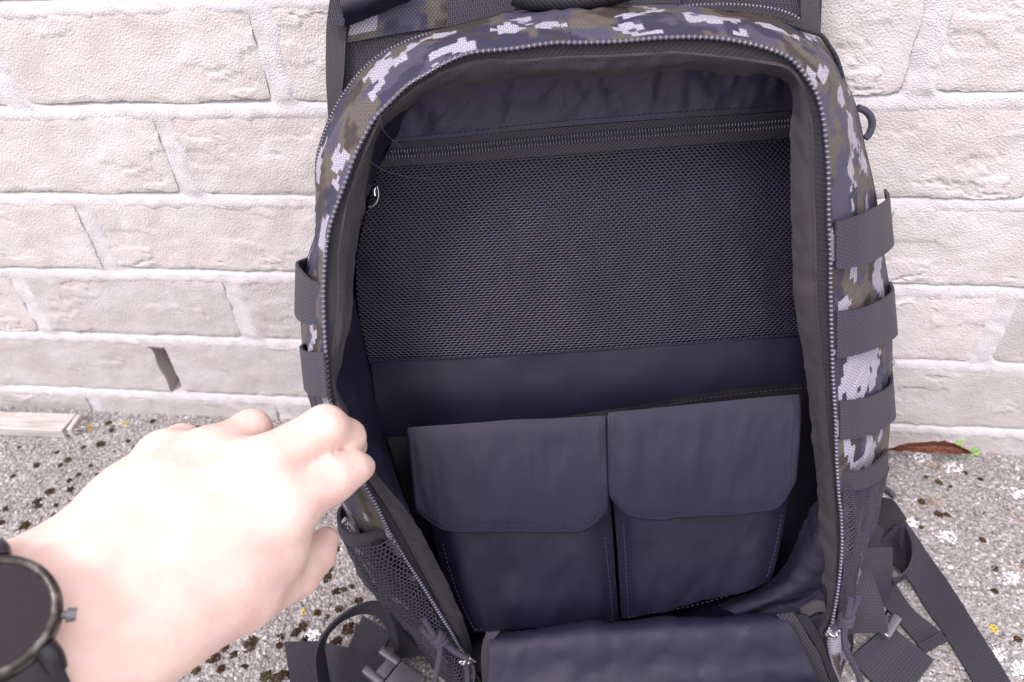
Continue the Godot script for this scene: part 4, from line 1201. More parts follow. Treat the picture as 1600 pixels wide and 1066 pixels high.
func build_top() -> void:
	# the flat rear panel that carries the shoulder straps; it rises above the opening
	var g := Geo.new()
	var rows := loft([
		[V(-.108, .04, -.094), V(-.112, .25, -.094), V(-.104, .40, -.094), V(-.098, .50, -.094)],
		[V(.03, .03, -.092), V(.03, .25, -.092), V(.035, .40, -.092), V(.04, .505, -.092)],
		[V(.205, .04, -.094), V(.200, .25, -.094), V(.190, .40, -.094), V(.184, .50, -.094)]], 40, 20)
	sheet(g, rows, 0.014)
	obj("back_panel", g, M.tape, bag)
	g = Geo.new()
	sheet(g, loft([[V(-.1092,.3943,-.0840),V(-.1009,.4123,-.0840),V(-.0942,.4403,-.0840),V(-.0891,.4537,-.0840),V(-.0827,.4764,-.0840)], [V(-.0624,.3913,-.0830),V(-.0512,.4199,-.0830),V(-.0339,.4399,-.0830),V(-.0307,.4533,-.0830),V(-.0284,.4729,-.0830)]], 30, 12), 0.001)
	obj("webbing_field", g, M.web, bag)
	g = Geo.new()
	sheet(g, loft([[V(-.0932,.4412,-.0815),V(-.0708,.4436,-.0815),V(-.0520,.4451,-.0815),V(-.0295,.4464,-.0815)], [V(-.0881,.4541,-.0810),V(-.0688,.4583,-.0810),V(-.0499,.4624,-.0810),V(-.0290,.4663,-.0810)], [V(-.0827,.4729,-.0810),V(-.0665,.4751,-.0810),V(-.0482,.4772,-.0810),V(-.0277,.4791,-.0810)]], 30, 14), 0.001)
	obj("printed_patch", g, M.camo, bag)
	strap("edge_binding", [V(-.1099,.3978,-.0790),V(-.1072,.4237,-.0790),V(-.1035,.4456,-.0790),V(-.1020,.4523,-.0790),V(-.0953,.4735,-.0790)], [V(-.1031,.4018,-.0790),V(-.0966,.4237,-.0790),V(-.0924,.4435,-.0790),V(-.0901,.4535,-.0790),V(-.0838,.4728,-.0790)], 0.003, M.binding, 30, 4)
	# dark pad that rises to the upper left, and its edge strap
	g = Geo.new()
	sheet(g, ruffle(loft([[V(-.0915,.4501,-.0740),V(-.0793,.4536,-.0740),V(-.0679,.4571,-.0740),V(-.0528,.4620,-.0740)], [V(-.0900,.4587,-.0660),V(-.0783,.4612,-.0660),V(-.0658,.4642,-.0660),V(-.0527,.4678,-.0660)], [V(-.0909,.4694,-.0720),V(-.0778,.4718,-.0720),V(-.0654,.4742,-.0720),V(-.0523,.4765,-.0720)]], 30, 14), 0.001, 40, 5.0), 0.003)
	obj("strap_pad", g, M.lining, bag)
	strap("pad_strap", [V(-.1003,.4511,-.0700),V(-.0967,.4600,-.0700),V(-.0916,.4756,-.0700)], [V(-.0907,.4499,-.0700),V(-.0876,.4607,-.0700),V(-.0840,.4751,-.0700)], 0.003, M.web, 20, 4)
	# ribbed webbing hanging at the top
	strap("top_webbing", [V(-.0337,.4447,-.0740),V(-.0329,.4529,-.0740),V(-.0309,.4722,-.0740)], [V(.0055,.4507,-.0720),V(.0059,.4569,-.0720),V(.0067,.4697,-.0720)], 0.0025, M.web, 20, 8)
	strap("top_webbing", [V(.0702,.4485,-.0760),V(.0709,.4524,-.0760),V(.0724,.4660,-.0760)], [V(.1003,.4483,-.0760),V(.1002,.4512,-.0760),V(.0999,.4643,-.0760)], 0.0025, M.web, 20, 8)
	strap("top_webbing", [V(.0997,.4475,-.0795),V(.1003,.4535,-.0795),V(.1008,.4646,-.0795)], [V(.1742,.4333,-.0795),V(.1716,.4490,-.0795),V(.1698,.4603,-.0795)], 0.002, M.web, 20, 8)
	strap("edge_binding", [V(.1717,.4334,-.0780),V(.1707,.4436,-.0780),V(.1692,.4602,-.0780)], [V(.1846,.4250,-.0780),V(.1827,.4361,-.0780),V(.1795,.4595,-.0780)], 0.003, M.binding, 20, 4)
	# carrying handle
	g = Geo.new()
	sheet(g, loft([[V(.0040,.4559,-.0600),V(.0144,.4521,-.0600),V(.0277,.4506,-.0600),V(.0408,.4507,-.0600),V(.0549,.4514,-.0600),V(.0743,.4556,-.0600)], [V(.0046,.4581,-.0520),V(.0141,.4550,-.0520),V(.0271,.4533,-.0520),V(.0399,.4531,-.0520),V(.0537,.4544,-.0520),V(.0720,.4582,-.0520)], [V(.0066,.4651,-.0560),V(.0147,.4633,-.0560),V(.0278,.4613,-.0560),V(.0406,.4611,-.0560),V(.0544,.4621,-.0560),V(.0700,.4654,-.0560)]], 40, 10), 0.005)
	obj("handle", g, M.tape, bag)
	# second zip, on the printed side
	var z2: Array = [V(-.1207,.3397,-.0660),V(-.1210,.3445,-.0660),V(-.1207,.3578,-.0660),V(-.1193,.3704,-.0660),V(-.1165,.3803,-.0660),V(-.1124,.3889,-.0660),V(-.1085,.3963,-.0660),V(-.1010,.4079,-.0660),V(-.0933,.4165,-.0660),V(-.0851,.4246,-.0660),V(-.0774,.4302,-.0660),V(-.0679,.4353,-.0660),V(-.0581,.4387,-.0660),V(-.0476,.4417,-.0660),V(-.0370,.4430,-.0660),V(-.0257,.4442,-.0660)]
	var z2r: Array = [V(.0863,.4459,-.0660),V(.0971,.4472,-.0660),V(.1071,.4475,-.0660),V(.1241,.4468,-.0660),V(.1379,.4453,-.0660),V(.1514,.4428,-.0660),V(.1618,.4392,-.0660),V(.1672,.4359,-.0660)]
	g = Geo.new()
	for z in [z2, z2r]: coil(g, smooth_curve(z, 200), 0.0021, 0.0011, 0.0007, 0.0009, V(0, 0, 1))
	obj("second_zip_teeth", g, M.coil, bag, "stuff")
	strap("second_zip_tape", shift(z2, V(-.001, .001, -.002)), [V(-.1185,.3404,-.0620),V(-.1184,.3452,-.0620),V(-.1174,.3583,-.0620),V(-.1157,.3707,-.0620),V(-.1125,.3806,-.0620),V(-.1086,.3884,-.0620),V(-.1045,.3949,-.0620),V(-.0971,.4062,-.0620),V(-.0896,.4144,-.0620),V(-.0815,.4221,-.0620),V(-.0738,.4277,-.0620),V(-.0649,.4325,-.0620),V(-.0555,.4355,-.0620),V(-.0455,.4382,-.0620),V(-.0349,.4398,-.0620),V(-.0240,.4414,-.0620)], 0.0008, M.tape, 60, 3)
	strap("second_zip_tape", shift(z2r, V(0, .001, -.002)), [V(.0854,.4442,-.0620),V(.0961,.4444,-.0620),V(.1061,.4445,-.0620),V(.1230,.4431,-.0620),V(.1367,.4412,-.0620),V(.1502,.4384,-.0620),V(.1606,.4348,-.0620),V(.1674,.4311,-.0620)], 0.0008, M.tape, 40, 3)
	g = Geo.new()
	tube(g, smooth_curve([V(.1279,.4407,-.0600),V(.1459,.4383,-.0600),V(.1606,.4334,-.0600),V(.1711,.4295,-.0600),V(.1767,.4275,-.0600),V(.1829,.4204,-.0600),V(.1872,.4144,-.0600),V(.1918,.4038,-.0600)], 60), 0.0013, 0.0013, 6)
	obj("piping", g, M.tape, bag)

func build_sides() -> void:
	# webbing loops on the right side
	var loops := [
		[[V(.1678,.3347,-.0040),V(.1838,.3354,-.0120),V(.2032,.3354,-.0300),V(.2215,.3351,-.0520),V(.2343,.3344,-.0800)], [V(.1707,.3083,-.0040),V(.1873,.3067,-.0120),V(.2073,.3044,-.0300),V(.2278,.3042,-.0520),V(.2440,.3010,-.0800)]],
		[[V(.1739,.2832,-.0040),V(.1905,.2807,-.0120),V(.2124,.2776,-.0300),V(.2326,.2755,-.0520),V(.2464,.2717,-.0800)], [V(.1771,.2540,-.0040),V(.1939,.2521,-.0120),V(.2164,.2479,-.0300),V(.2391,.2443,-.0520),V(.2547,.2377,-.0800)]],
		[[V(.1821,.2260,-.0040),V(.1977,.2216,-.0120),V(.2192,.2148,-.0300),V(.2411,.2094,-.0520),V(.2563,.2073,-.0800)], [V(.1851,.1994,-.0040),V(.2010,.1948,-.0120),V(.2228,.1874,-.0300),V(.2467,.1821,-.0520),V(.2631,.1719,-.0800)]],
		[[V(-.1096,.3200,-.0060),V(-.1189,.3202,-.0160),V(-.1275,.3220,-.0300),V(-.1338,.3228,-.0450),V(-.1354,.3179,-.0750)], [V(-.1138,.2947,-.0060),V(-.1236,.2936,-.0160),V(-.1337,.2915,-.0300),V(-.1401,.2923,-.0450),V(-.1423,.2880,-.0750)]],
		[[V(-.1096,.2888,.0160),V(-.1181,.2861,.0080),V(-.1266,.2816,-.0060),V(-.1344,.2775,-.0240),V(-.1408,.2667,-.0600)], [V(-.1054,.2730,.0380),V(-.1143,.2691,.0280),V(-.1232,.2634,.0120),V(-.1313,.2579,-.0080),V(-.1410,.2420,-.0500)]]]
	for l in loops:
		var lift := V(.0004, 0, .0032) if (l[0][0] as Vector3).x > 0 else V(.0004, 0, .0036)
		l[0] = shift(l[0], lift)
		l[1] = shift(l[1], lift)
	for l in loops: strap("webbing_loop", l[0], l[1], 0.0016, M.web_side_lit, 40, 8)
	# elastic bands and net pockets
	strap("elastic_band", [V(.1894,.1756,-.0040),V(.1994,.1746,-.0020),V(.2138,.1703,-.0120),V(.2298,.1657,-.0280),V(.2460,.1574,-.0500),V(.2588,.1434,-.0750)], [V(.1913,.1616,-.0040),V(.2010,.1612,-.0020),V(.2156,.1566,-.0120),V(.2319,.1505,-.0280),V(.2483,.1442,-.0500),V(.2615,.1305,-.0750)], 0.002, M.elastic, 40, 5)
	strap("elastic_band", [V(-.0867,.1811,.0280),V(-.0957,.1768,.0260),V(-.1085,.1678,.0160),V(-.1214,.1590,.0000),V(-.1299,.1566,-.0160),V(-.1333,.1524,-.0340),V(-.1325,.1462,-.0500)], [V(-.0869,.1689,.0240),V(-.0981,.1641,.0220),V(-.1122,.1555,.0120),V(-.1240,.1472,-.0040),V(-.1315,.1466,-.0180),V(-.1345,.1421,-.0360),V(-.1342,.1351,-.0520)], 0.002, M.elastic, 40, 5)
	var g := Geo.new()
	var rows := loft([
		[V(.1901,.1666,.0010),V(.2020,.1607,-.0040),V(.2167,.1561,-.0140),V(.2330,.1496,-.0300),V(.2496,.1428,-.0520),V(.2612,.1299,-.0760)],
		[V(.1951,.1370,.0010),V(.2005,.1363,.0020),V(.2163,.1264,-.0140),V(.2322,.1200,-.0300),V(.2494,.1103,-.0520),V(.2618,.0968,-.0760)],
		[V(.1987,.1060,.0010),V(.2024,.1065,.0020),V(.2150,.0953,-.0140),V(.2271,.0893,-.0280),V(.2422,.0787,-.0480),V(.2533,.0632,-.0700)],
		[V(.1995,.0737,.0010),V(.2036,.0724,.0000),V(.2122,.0627,-.0120),V(.2219,.0567,-.0240),V(.2335,.0478,-.0400),V(.2443,.0322,-.0600)],
		[V(.2033,.0410,-.0060),V(.2067,.0357,-.0080),V(.2110,.0301,-.0120),V(.2195,.0217,-.0220),V(.2290,.0138,-.0340),V(.2382,.0004,-.0500)]], 40, 30)
	rows = ruffle(rows, 0.0016, 40, 111.0)
	netting(g, rows, 0.0027, 0.00052, 0.8)
	obj("side_net_pocket", g, M.net_side, bag, "stuff")
	inner_wall(rows, V(-.0016, 0, -.0016))
	g = Geo.new()
	rows = loft([
		[V(-.0857,.1767,.0340),V(-.0960,.1703,.0300),V(-.1108,.1593,.0170),V(-.1231,.1495,-.0010),V(-.1318,.1458,-.0190),V(-.1357,.1318,-.0500)],
		[V(-.0813,.1392,.0210),V(-.0916,.1442,.0240),V(-.1063,.1357,.0120),V(-.1197,.1262,-.0060),V(-.1282,.1205,-.0220),V(-.1327,.1035,-.0500)],
		[V(-.0749,.1082,.0120),V(-.0844,.1149,.0160),V(-.0990,.1099,.0080),V(-.1118,.1007,-.0080),V(-.1212,.0962,-.0220),V(-.1252,.0776,-.0500)],
		[V(-.0676,.0785,.0060),V(-.0770,.0840,.0090),V(-.0891,.0785,.0000),V(-.0990,.0742,-.0100),V(-.1078,.0685,-.0240),V(-.1108,.0489,-.0500)],
		[V(-.0587,.0479,.0020),V(-.0653,.0507,.0040),V(-.0761,.0455,-.0040),V(-.0842,.0427,-.0120),V(-.0923,.0350,-.0260),V(-.0943,.0156,-.0500)],
		[V(-.0556,.0184,.0000),V(-.0615,.0184,.0000),V(-.0689,.0112,-.0080),V(-.0750,.0088,-.0140),V(-.0815,.0001,-.0280),V(-.0830,-.0188,-.0500)]], 44, 36)
	rows = ruffle(rows, 0.0014, 40, 117.0)
	netting(g, rows, 0.0033, 0.00050, 1.1)
	obj("side_net_pocket", g, M.net_side, bag, "stuff")
	inner_wall(rows, V(.0095, .0015, -.004))
	# cord loop high on the right
	g = Geo.new()
	tube(g, smooth_curve([V(.2099,.3855,-.0750),V(.2149,.3833,-.0750),V(.2189,.3793,-.0750),V(.2203,.3744,-.0750),V(.2190,.3692,-.0750),V(.2169,.3670,-.0750)], 24), 0.0022, 0.0022, 8)
	obj("cord_loop", g, M.cord, bag)
	# loose thread ends on the loops
	g = Geo.new()
	for c in [[V(.2331,.3055,-.0600),V(.2347,.3029,-.0600),V(.2360,.3024,-.0600)], [V(.2473,.2171,-.0600),V(.2482,.2198,-.0600),V(.2461,.2229,-.0600)], [V(.2497,.1945,-.0600),V(.2512,.1934,-.0600)], [V(-.1396,.2682,-.0400),V(-.1415,.2667,-.0400),V(-.1395,.2648,-.0400)]]:
		tube(g, smooth_curve(c, 6), 0.00028, 0.0002, 4)
	obj("thread_end", g, M.dark_thread, bag, "stuff")
	g = Geo.new()
	for c in [[V(-.0233,.0916,-.0109),V(-.0201,.0934,-.0110),V(-.0170,.0947,-.0111)], [V(.1296,.0737,.0215),V(.1328,.0761,.0215),V(.1369,.0768,.0215)], [V(.1596,.0332,.0260),V(.1620,.0346,.0260)], [V(.0836,.1056,-.0119),V(.0862,.1064,-.0119)]]:
		tube(g, smooth_curve(c, 8), 0.00022, 0.00016, 4)
	obj("lint", g, M.net_side, bag, "stuff")
	g = Geo.new()
	for c in [[V(-.0662,.4048,.0040),V(-.0649,.3978,.0040),V(-.0608,.3929,.0040),V(-.0552,.3870,.0040),V(-.0517,.3814,.0040)], [V(-.0739,.3836,.0040),V(-.0675,.3790,.0040),V(-.0551,.3747,.0040),V(-.0423,.3728,.0040)]]:
		tube(g, smooth_curve(c, 20), 0.00011, 0.00009, 4)
	obj("loose_thread", g, M.thread, bag, "stuff")

func inner_wall(rows: Array, by: Vector3) -> void:
	var g := Geo.new()
	var in_rows := []
	for r in rows:
		var q := PackedVector3Array()
		for i in range(4, r.size()): q.append(r[i] + by * smoothstep(0.0, 1.0, float(i - 4) / 20.0) - V(0, 0, 0.0022))
		in_rows.append(q)
	sheet(g, in_rows, 0.0008)
	obj("pocket_wall", g, M.netback, bag)

func build_straps() -> void:
	# right side, lying on the ground behind and beside the bag
	strap("hip_strap", [V(.2586,.0807,-.1081),V(.2925,.0597,-.1070),V(.3104,.0446,-.1123),V(.3186,.0295,-.0907),V(.3217,.0199,-.0587),V(.3219,.0110,-.0255),V(.3220,.0008,.0125),V(.3200,-.0074,.0429)], [V(.2330,.0684,-.0620),V(.2676,.0490,-.0670),V(.2882,.0280,-.0659),V(.2935,.0159,-.0439),V(.2962,.0090,-.0182),V(.2965,.0013,.0107),V(.2938,-.0069,.0411)], 0.0016, M.web, 60, 8)
	strap("adjuster_strap", [V(.2730,.0364,-.0817),V(.2783,.0249,-.0619),V(.2819,.0177,-.0430),V(.2913,.0128,-.0285),V(.2946,.0109,-.0176)], [V(.2543,.0322,-.0661),V(.2601,.0215,-.0493),V(.2657,.0159,-.0361),V(.2701,.0118,-.0246),V(.2734,.0088,-.0097)], 0.0016, M.web, 30, 8)
	strap("adjuster_strap", [V(.2915,.0137,-.0220),V(.2935,.0124,-.0163)], [V(.2705,.0116,-.0144),V(.2723,.0103,-.0084)], 0.0022, M.web, 6, 6)
	strap("waist_strap", [V(.2528,.0249,-.0236),V(.2614,.0160,-.0212),V(.2767,.0078,-.0040)], [V(.2120,.0188,-.0007),V(.2226,.0090,.0051),V(.2339,-.0004,.0268)], 0.0018, M.web, 30, 10)
	# hanging webbing in front of the net pocket
	strap("hanging_strap", [V(.2422,.0753,-.0500),V(.2282,.0595,-.0340),V(.2196,.0446,-.0220),V(.2170,.0267,-.0160)], [V(.2415,.0733,-.0490),V(.2405,.0613,-.0300),V(.2436,.0432,-.0180),V(.2451,.0293,-.0120)], 0.0016, M.web, 30, 8)
	strap("hanging_strap", [V(.2476,.0651,-.0600),V(.2513,.0465,-.0500),V(.2580,.0247,-.0460),V(.2624,.0060,-.0420)], [V(.2714,.0603,-.0640),V(.2696,.0396,-.0560),V(.2671,.0202,-.0500),V(.2647,.0038,-.0440)], 0.0016, M.web, 30, 8)
	# webbing loop standing on its edge
	strap("strap_loop", [V(.2708,.0558,-.0767),V(.2945,.0597,-.0915),V(.2954,.0569,-.0811),V(.2901,.0507,-.0655),V(.2820,.0441,-.0566),V(.2699,.0370,-.0532)], [V(.2752,.0376,-.0785),V(.2928,.0379,-.0872),V(.2955,.0340,-.0806),V(.2908,.0314,-.0706),V(.2845,.0277,-.0646),V(.2713,.0260,-.0585)], 0.0016, M.web, 40, 6)
	# shoulder strap padding with its black mesh face
	var g := Geo.new()
	sheet(g, loft([[V(.2837,.0713,-.1115),V(.2958,.0654,-.1129),V(.3051,.0513,-.1065)], [V(.2703,.0623,-.0934),V(.2828,.0585,-.0945),V(.2972,.0488,-.0972)], [V(.2606,.0492,-.0830),V(.2736,.0473,-.0839),V(.2877,.0427,-.0897)]], 24, 20), 0.006)
	obj("shoulder_pad", g, M.pad, bag)
	g = Geo.new()
	tube(g, smooth_curve([V(.2891,.0775,-.1154),V(.2923,.0764,-.1112),V(.2939,.0749,-.1058)], 10), 0.0036, 0.0036, 10, 0.5)
	obj("strap_tab", g, M.plastic, bag)
	# left side
	strap("waist_strap", [V(-.2023,.0179,-.0553),V(-.1964,.0137,-.0395),V(-.1912,.0097,-.0245),V(-.1818,.0019,.0044)], [V(-.1741,.0175,-.0537),V(-.1712,.0132,-.0377),V(-.1685,.0092,-.0229),V(-.1611,.0016,.0058)], 0.0016, M.web, 20, 8)
	strap("strap_loop", [V(-.1562,.0311,.0153),V(-.1639,.0398,-.0095),V(-.1643,.0449,-.0207),V(-.1584,.0516,-.0303),V(-.1468,.0579,-.0383),V(-.1326,.0613,-.0435),V(-.1208,.0598,-.0453),V(-.1142,.0529,-.0429),V(-.1110,.0433,-.0379),V(-.1094,.0285,-.0290)], [V(-.1538,.0125,-.0002),V(-.1618,.0232,-.0246),V(-.1642,.0317,-.0334),V(-.1604,.0394,-.0390),V(-.1491,.0469,-.0436),V(-.1357,.0496,-.0459),V(-.1247,.0454,-.0459),V(-.1184,.0367,-.0441),V(-.1147,.0270,-.0389),V(-.1127,.0169,-.0320)], 0.0016, M.web, 50, 6)
	strap("adjuster_strap", [V(-.1419,.0266,-.0685),V(-.1460,.0225,-.0571),V(-.1504,.0182,-.0446)], [V(-.1171,.0239,-.0504),V(-.1210,.0199,-.0433),V(-.1253,.0157,-.0354)], 0.0016, M.web, 16, 8)
	strap("adjuster_strap", [V(-.1166,.0368,-.0601),V(-.1076,.0276,-.0489),V(-.0918,.0189,-.0318)], [V(-.1190,.0295,-.0482),V(-.1156,.0212,-.0403),V(-.1088,.0168,-.0317)], 0.0016, M.web, 16, 8)
	strap("waist_strap", [V(-.1711,.0180,-.0517),V(-.1527,.0175,-.0460),V(-.1255,.0160,-.0364),V(-.1019,.0131,-.0256)], [V(-.1694,.0084,-.0158),V(-.1478,.0074,-.0121),V(-.1247,.0069,-.0105),V(-.1009,.0065,-.0088)], 0.0016, M.web, 24, 8)
	# buckles
	buckle([V(-.1201,.0309,-.0302),V(-.1050,.0278,-.0187),V(-.0823,.0233,-.0018)], [V(-.1220,.0296,-.0255),V(-.1067,.0261,-.0124),V(-.0888,.0220,.0029)], "black side release buckle lying left of the backpack", 0.020)
	buckle([V(.2612,.0276,-.0257),V(.2462,.0219,-.0121),V(.2233,.0150,.0057)], [V(.2539,.0277,-.0262),V(.2407,.0246,-.0146),V(.2190,.0199,.0031)], "black side release buckle hanging at the lower right corner", 0.013)

func buckle(a: Array, b: Array, label: String, width: float) -> void:
	var ax: Vector3 = (a[2] - a[0]).normalized()
	var side: Vector3 = (b[0] - a[0])
	side = (side - ax * side.dot(ax)).normalized()
	var up := side.cross(ax).normalized()
	if (bag.transform.basis * up).y < 0: up = -up
	var o := Node3D.new()
	o.name = numbered("buckle")
	o.set_meta("label", label)
	bag.add_child(o, true)
	var ln: float = a[0].distance_to(a[1])
	var bs := Basis(ax, up, ax.cross(up))
	var sg := signf(side.dot(bs.z))
	var at: Vector3 = a[0]
	var g := Geo.new()
	var w := width
	# end frame, two arms and the body
	block(g, Transform3D(bs, at + ax * ln * 0.5 + bs.z * sg * w * 0.12), Vector3(ln, 0.0060, 0.0070), 0.0022)
	obj("release_arm", g, M.plastic, o)
	g = Geo.new()
	block(g, Transform3D(bs, at + ax * ln * 0.5 + bs.z * sg * w * 0.98), Vector3(ln, 0.0060, 0.0070), 0.0022)
	obj("release_arm", g, M.plastic, o)
	g = Geo.new()
	block(g, Transform3D(bs, at + ax * ln * 0.72 + bs.z * sg * w * 0.55), Vector3(ln * 0.5, 0.0050, w * 0.8), 0.0016)
	obj("latch", g, M.plastic, o)
	if width < 0.015: return
	g = Geo.new()
	block(g, Transform3D(bs, at + ax * (ln * 1.03 + 0.012) + bs.z * sg * w * 0.55), Vector3(0.024, 0.0085, w * 1.15), 0.0026)
	obj("socket", g, M.plastic, o)

func build_zip_pulls() -> void:
	var k := 0
	for spot in [[V(-.0546,.0491,.0030)], [V(.1946,.0508,.0030)]]:
		var o := Node3D.new()
		o.name = numbered("zip_slider")
		bag.add_child(o, true)
		var p: Vector3 = spot[0]
		var b := Basis(V(0, 0, 1), 0.75 if k == 0 else -0.35)
		var g := Geo.new()
		block(g, Transform3D(b, p + V(0, 0, .0015)), V(.0085, .0045, .0030), .0010)
		block(g, Transform3D(b, p + b * V(-.0036, .0005, .0018)), V(.0028, .0080, .0032), .0010)
		block(g, Transform3D(b, p + b * V(.0036, -.0005, .0018)), V(.0028, .0080, .0032), .0010)
		obj("slider_body", g, M.metal, o)
		g = Geo.new()
		var arc := []
		for i in 9:
			var a := PI * i / 8.0
			arc.append(p + b * V(cos(a) * .0030, 0, .003 + sin(a) * .0024))
		tube(g, smooth_curve(arc, 16), 0.0009, 0.0009, 8)
		obj("bridge", g, M.metal, o)
		k += 1
	# knotted cord pulls
	var left := [[V(-.0537,.0565,.0100),V(-.0605,.0623,.0100),V(-.0659,.0685,.0100),V(-.0696,.0738,.0100)], [V(-.0708,.0766,.0120),V(-.0744,.0824,.0120),V(-.0770,.0897,.0120),V(-.0792,.0959,.0120)], [V(-.0718,.0750,.0120),V(-.0764,.0798,.0120),V(-.0793,.0840,.0120),V(-.0809,.0879,.0120)], [V(-.0702,.0743,.0120),V(-.0719,.0627,.0120),V(-.0748,.0510,.0120),V(-.0787,.0344,.0120)], [V(-.0551,.0503,.0100),V(-.0550,.0416,.0100),V(-.0573,.0210,.0100)]]
	var right := [[V(.1914,.0580,.0100),V(.1946,.0605,.0100),V(.1978,.0630,.0100),V(.2005,.0655,.0100)], [V(.1988,.0676,.0120),V(.1996,.0758,.0120),V(.2001,.0860,.0120)], [V(.2001,.0675,.0120),V(.2028,.0771,.0120),V(.2050,.0866,.0120)], [V(.1991,.0654,.0120),V(.1990,.0554,.0120),V(.2018,.0426,.0120),V(.2088,.0280,.0120),V(.2150,.0132,.0120),V(.2217,-.0107,.0120)]]
	var rs := 0.0021
	for side in [left, right]:
		var g := Geo.new()
		for c in side: tube(g, smooth_curve(c, 24), rs, rs, 8)
		var o := obj("cord_pull", g, M.cord, bag)
		g = Geo.new()
		var kp: Vector3 = side[1][0]
		var dir: Vector3 = (side[1][2] - side[1][0]).normalized()
		var sd := dir.cross(V(0, 0, 1)).normalized()
		for t in 3:
			var ring := []
			var c0 := kp + dir * (-0.0030 + 0.0030 * t)
			for i in 13:
				var a := TAU * i / 12.0
				ring.append(c0 + sd * cos(a) * 0.0036 + V(0, 0, 1) * sin(a) * 0.0030 + dir * sin(a + t) * 0.0012)
			tube(g, smooth_curve(ring, 24), 0.0019, 0.0019, 8)
		obj("knot", g, M.cord, o)

# ---------------------------------------------------------------- the hand
class Field:
	var lo: Vector3
	var cell: float
	var n: Vector3i
	var d := PackedFloat32Array()
	func _init(a: Vector3, b: Vector3, c: float) -> void:
		lo = a; cell = c
		n = Vector3i(((b - a) / c).ceil()) + Vector3i.ONE
		d.resize(n.x * n.y * n.z)
		d.fill(1.0)
	func capsule(a: Vector3, ra: float, b: Vector3, rb: float, k: float) -> void:
		var pad := maxf(ra, rb) + k + cell * 2
		var i0 := Vector3i(((a.min(b) - Vector3.ONE * pad - lo) / cell).floor()).clamp(Vector3i.ZERO, n - Vector3i.ONE)
		var i1 := Vector3i(((a.max(b) + Vector3.ONE * pad - lo) / cell).ceil()).clamp(Vector3i.ZERO, n - Vector3i.ONE)
		var ab := b - a
		var l2 := maxf(ab.length_squared(), 1e-9)
		for z in range(i0.z, i1.z + 1):
			for y in range(i0.y, i1.y + 1):
				var o := (z * n.y + y) * n.x
				for x in range(i0.x, i1.x + 1):
					var p := lo + Vector3(x, y, z) * cell - a
					var t := clampf(p.dot(ab) / l2, 0.0, 1.0)
					var s := (p - ab * t).length() - lerpf(ra, rb, t)
					var e := d[o + x]
					var h := maxf(k - absf(e - s), 0.0)
					d[o + x] = minf(e, s) - (h * h / (4.0 * k) if k > 0 else 0.0)
	func join(f: Field, k: float) -> void:
		for i in d.size():
			var s := f.d[i]
			var e := d[i]
			if s > 0.9 and e > 0.9: continue
			var h := maxf(k - absf(e - s), 0.0)
			d[i] = minf(e, s) - (h * h / (4.0 * k) if k > 0 else 0.0)
	func surface(g: Geo, smooth_steps: int) -> void:
		var id := PackedInt32Array(); id.resize(d.size()); id.fill(-1)
		var sx := 1
		var sy := n.x
		var sz := n.x * n.y
		var first := g.v.size()
		for z in n.z - 1:
			for y in n.y - 1:
				for x in n.x - 1:
					var o := (z * n.y + y) * n.x + x
					var neg := 0
					for k in 8:
						if d[o + (k & 1) * sx + ((k >> 1) & 1) * sy + (k >> 2) * sz] < 0: neg += 1
					if neg == 0 or neg == 8: continue
					var s := Vector3.ZERO
					var c := 0
					for k in 8:
						for ax in 3:
							if (k >> ax) & 1: continue
							var k2 := k | (1 << ax)
							var va := d[o + (k & 1) * sx + ((k >> 1) & 1) * sy + (k >> 2) * sz]
							var vb := d[o + (k2 & 1) * sx + ((k2 >> 1) & 1) * sy + (k2 >> 2) * sz]
							if (va < 0) != (vb < 0):
								var t := va / (va - vb)
								var p := Vector3(k & 1, (k >> 1) & 1, k >> 2)
								p[ax] += t
								s += p; c += 1
					id[o] = g.put(lo + (Vector3(x, y, z) + s / c) * cell)
		var quads := []
		for z in range(1, n.z - 1):
			for y in range(1, n.y - 1):
				for x in range(1, n.x - 1):
					var o := (z * n.y + y) * n.x + x
					var a := d[o] < 0
					var st := [sx, sy, sz]
					for ax in 3:
						var b := d[o + st[ax]] < 0
						if a == b: continue
						var u: int = st[(ax + 1) % 3]
						var w: int = st[(ax + 2) % 3]
						var q := [id[o - u - w], id[o - w], id[o], id[o - u]]
						if q.min() < 0: continue
						if a: quads.append([q[0], q[3], q[2], q[1]])
						else: quads.append(q)
		# a few smoothing steps over the quad edges
		var cnt := g.v.size()
		for step in smooth_steps:
			var acc := PackedVector3Array(); acc.resize(cnt)
			var num := PackedInt32Array(); num.resize(cnt)
			for q in quads:
				for k in 4:
					acc[q[k]] += g.v[q[(k + 1) % 4]]; num[q[k]] += 1
					acc[q[(k + 1) % 4]] += g.v[q[k]]; num[q[(k + 1) % 4]] += 1
			for i in range(first, cnt):
				if num[i]: g.v[i] = g.v[i].lerp(acc[i] / num[i], 0.5)
		for q in quads:
			g.tri(q[0], q[1], q[2]); g.tri(q[0], q[2], q[3])

func p3(q: Vector4) -> Vector3:
	return Vector3(q.x, q.y, q.z)

func chain(f: Field, j: Array, k: float) -> void:
	for i in j.size() - 1: f.capsule(p3(j[i]), j[i].w, p3(j[i + 1]), j[i + 1].w, k)

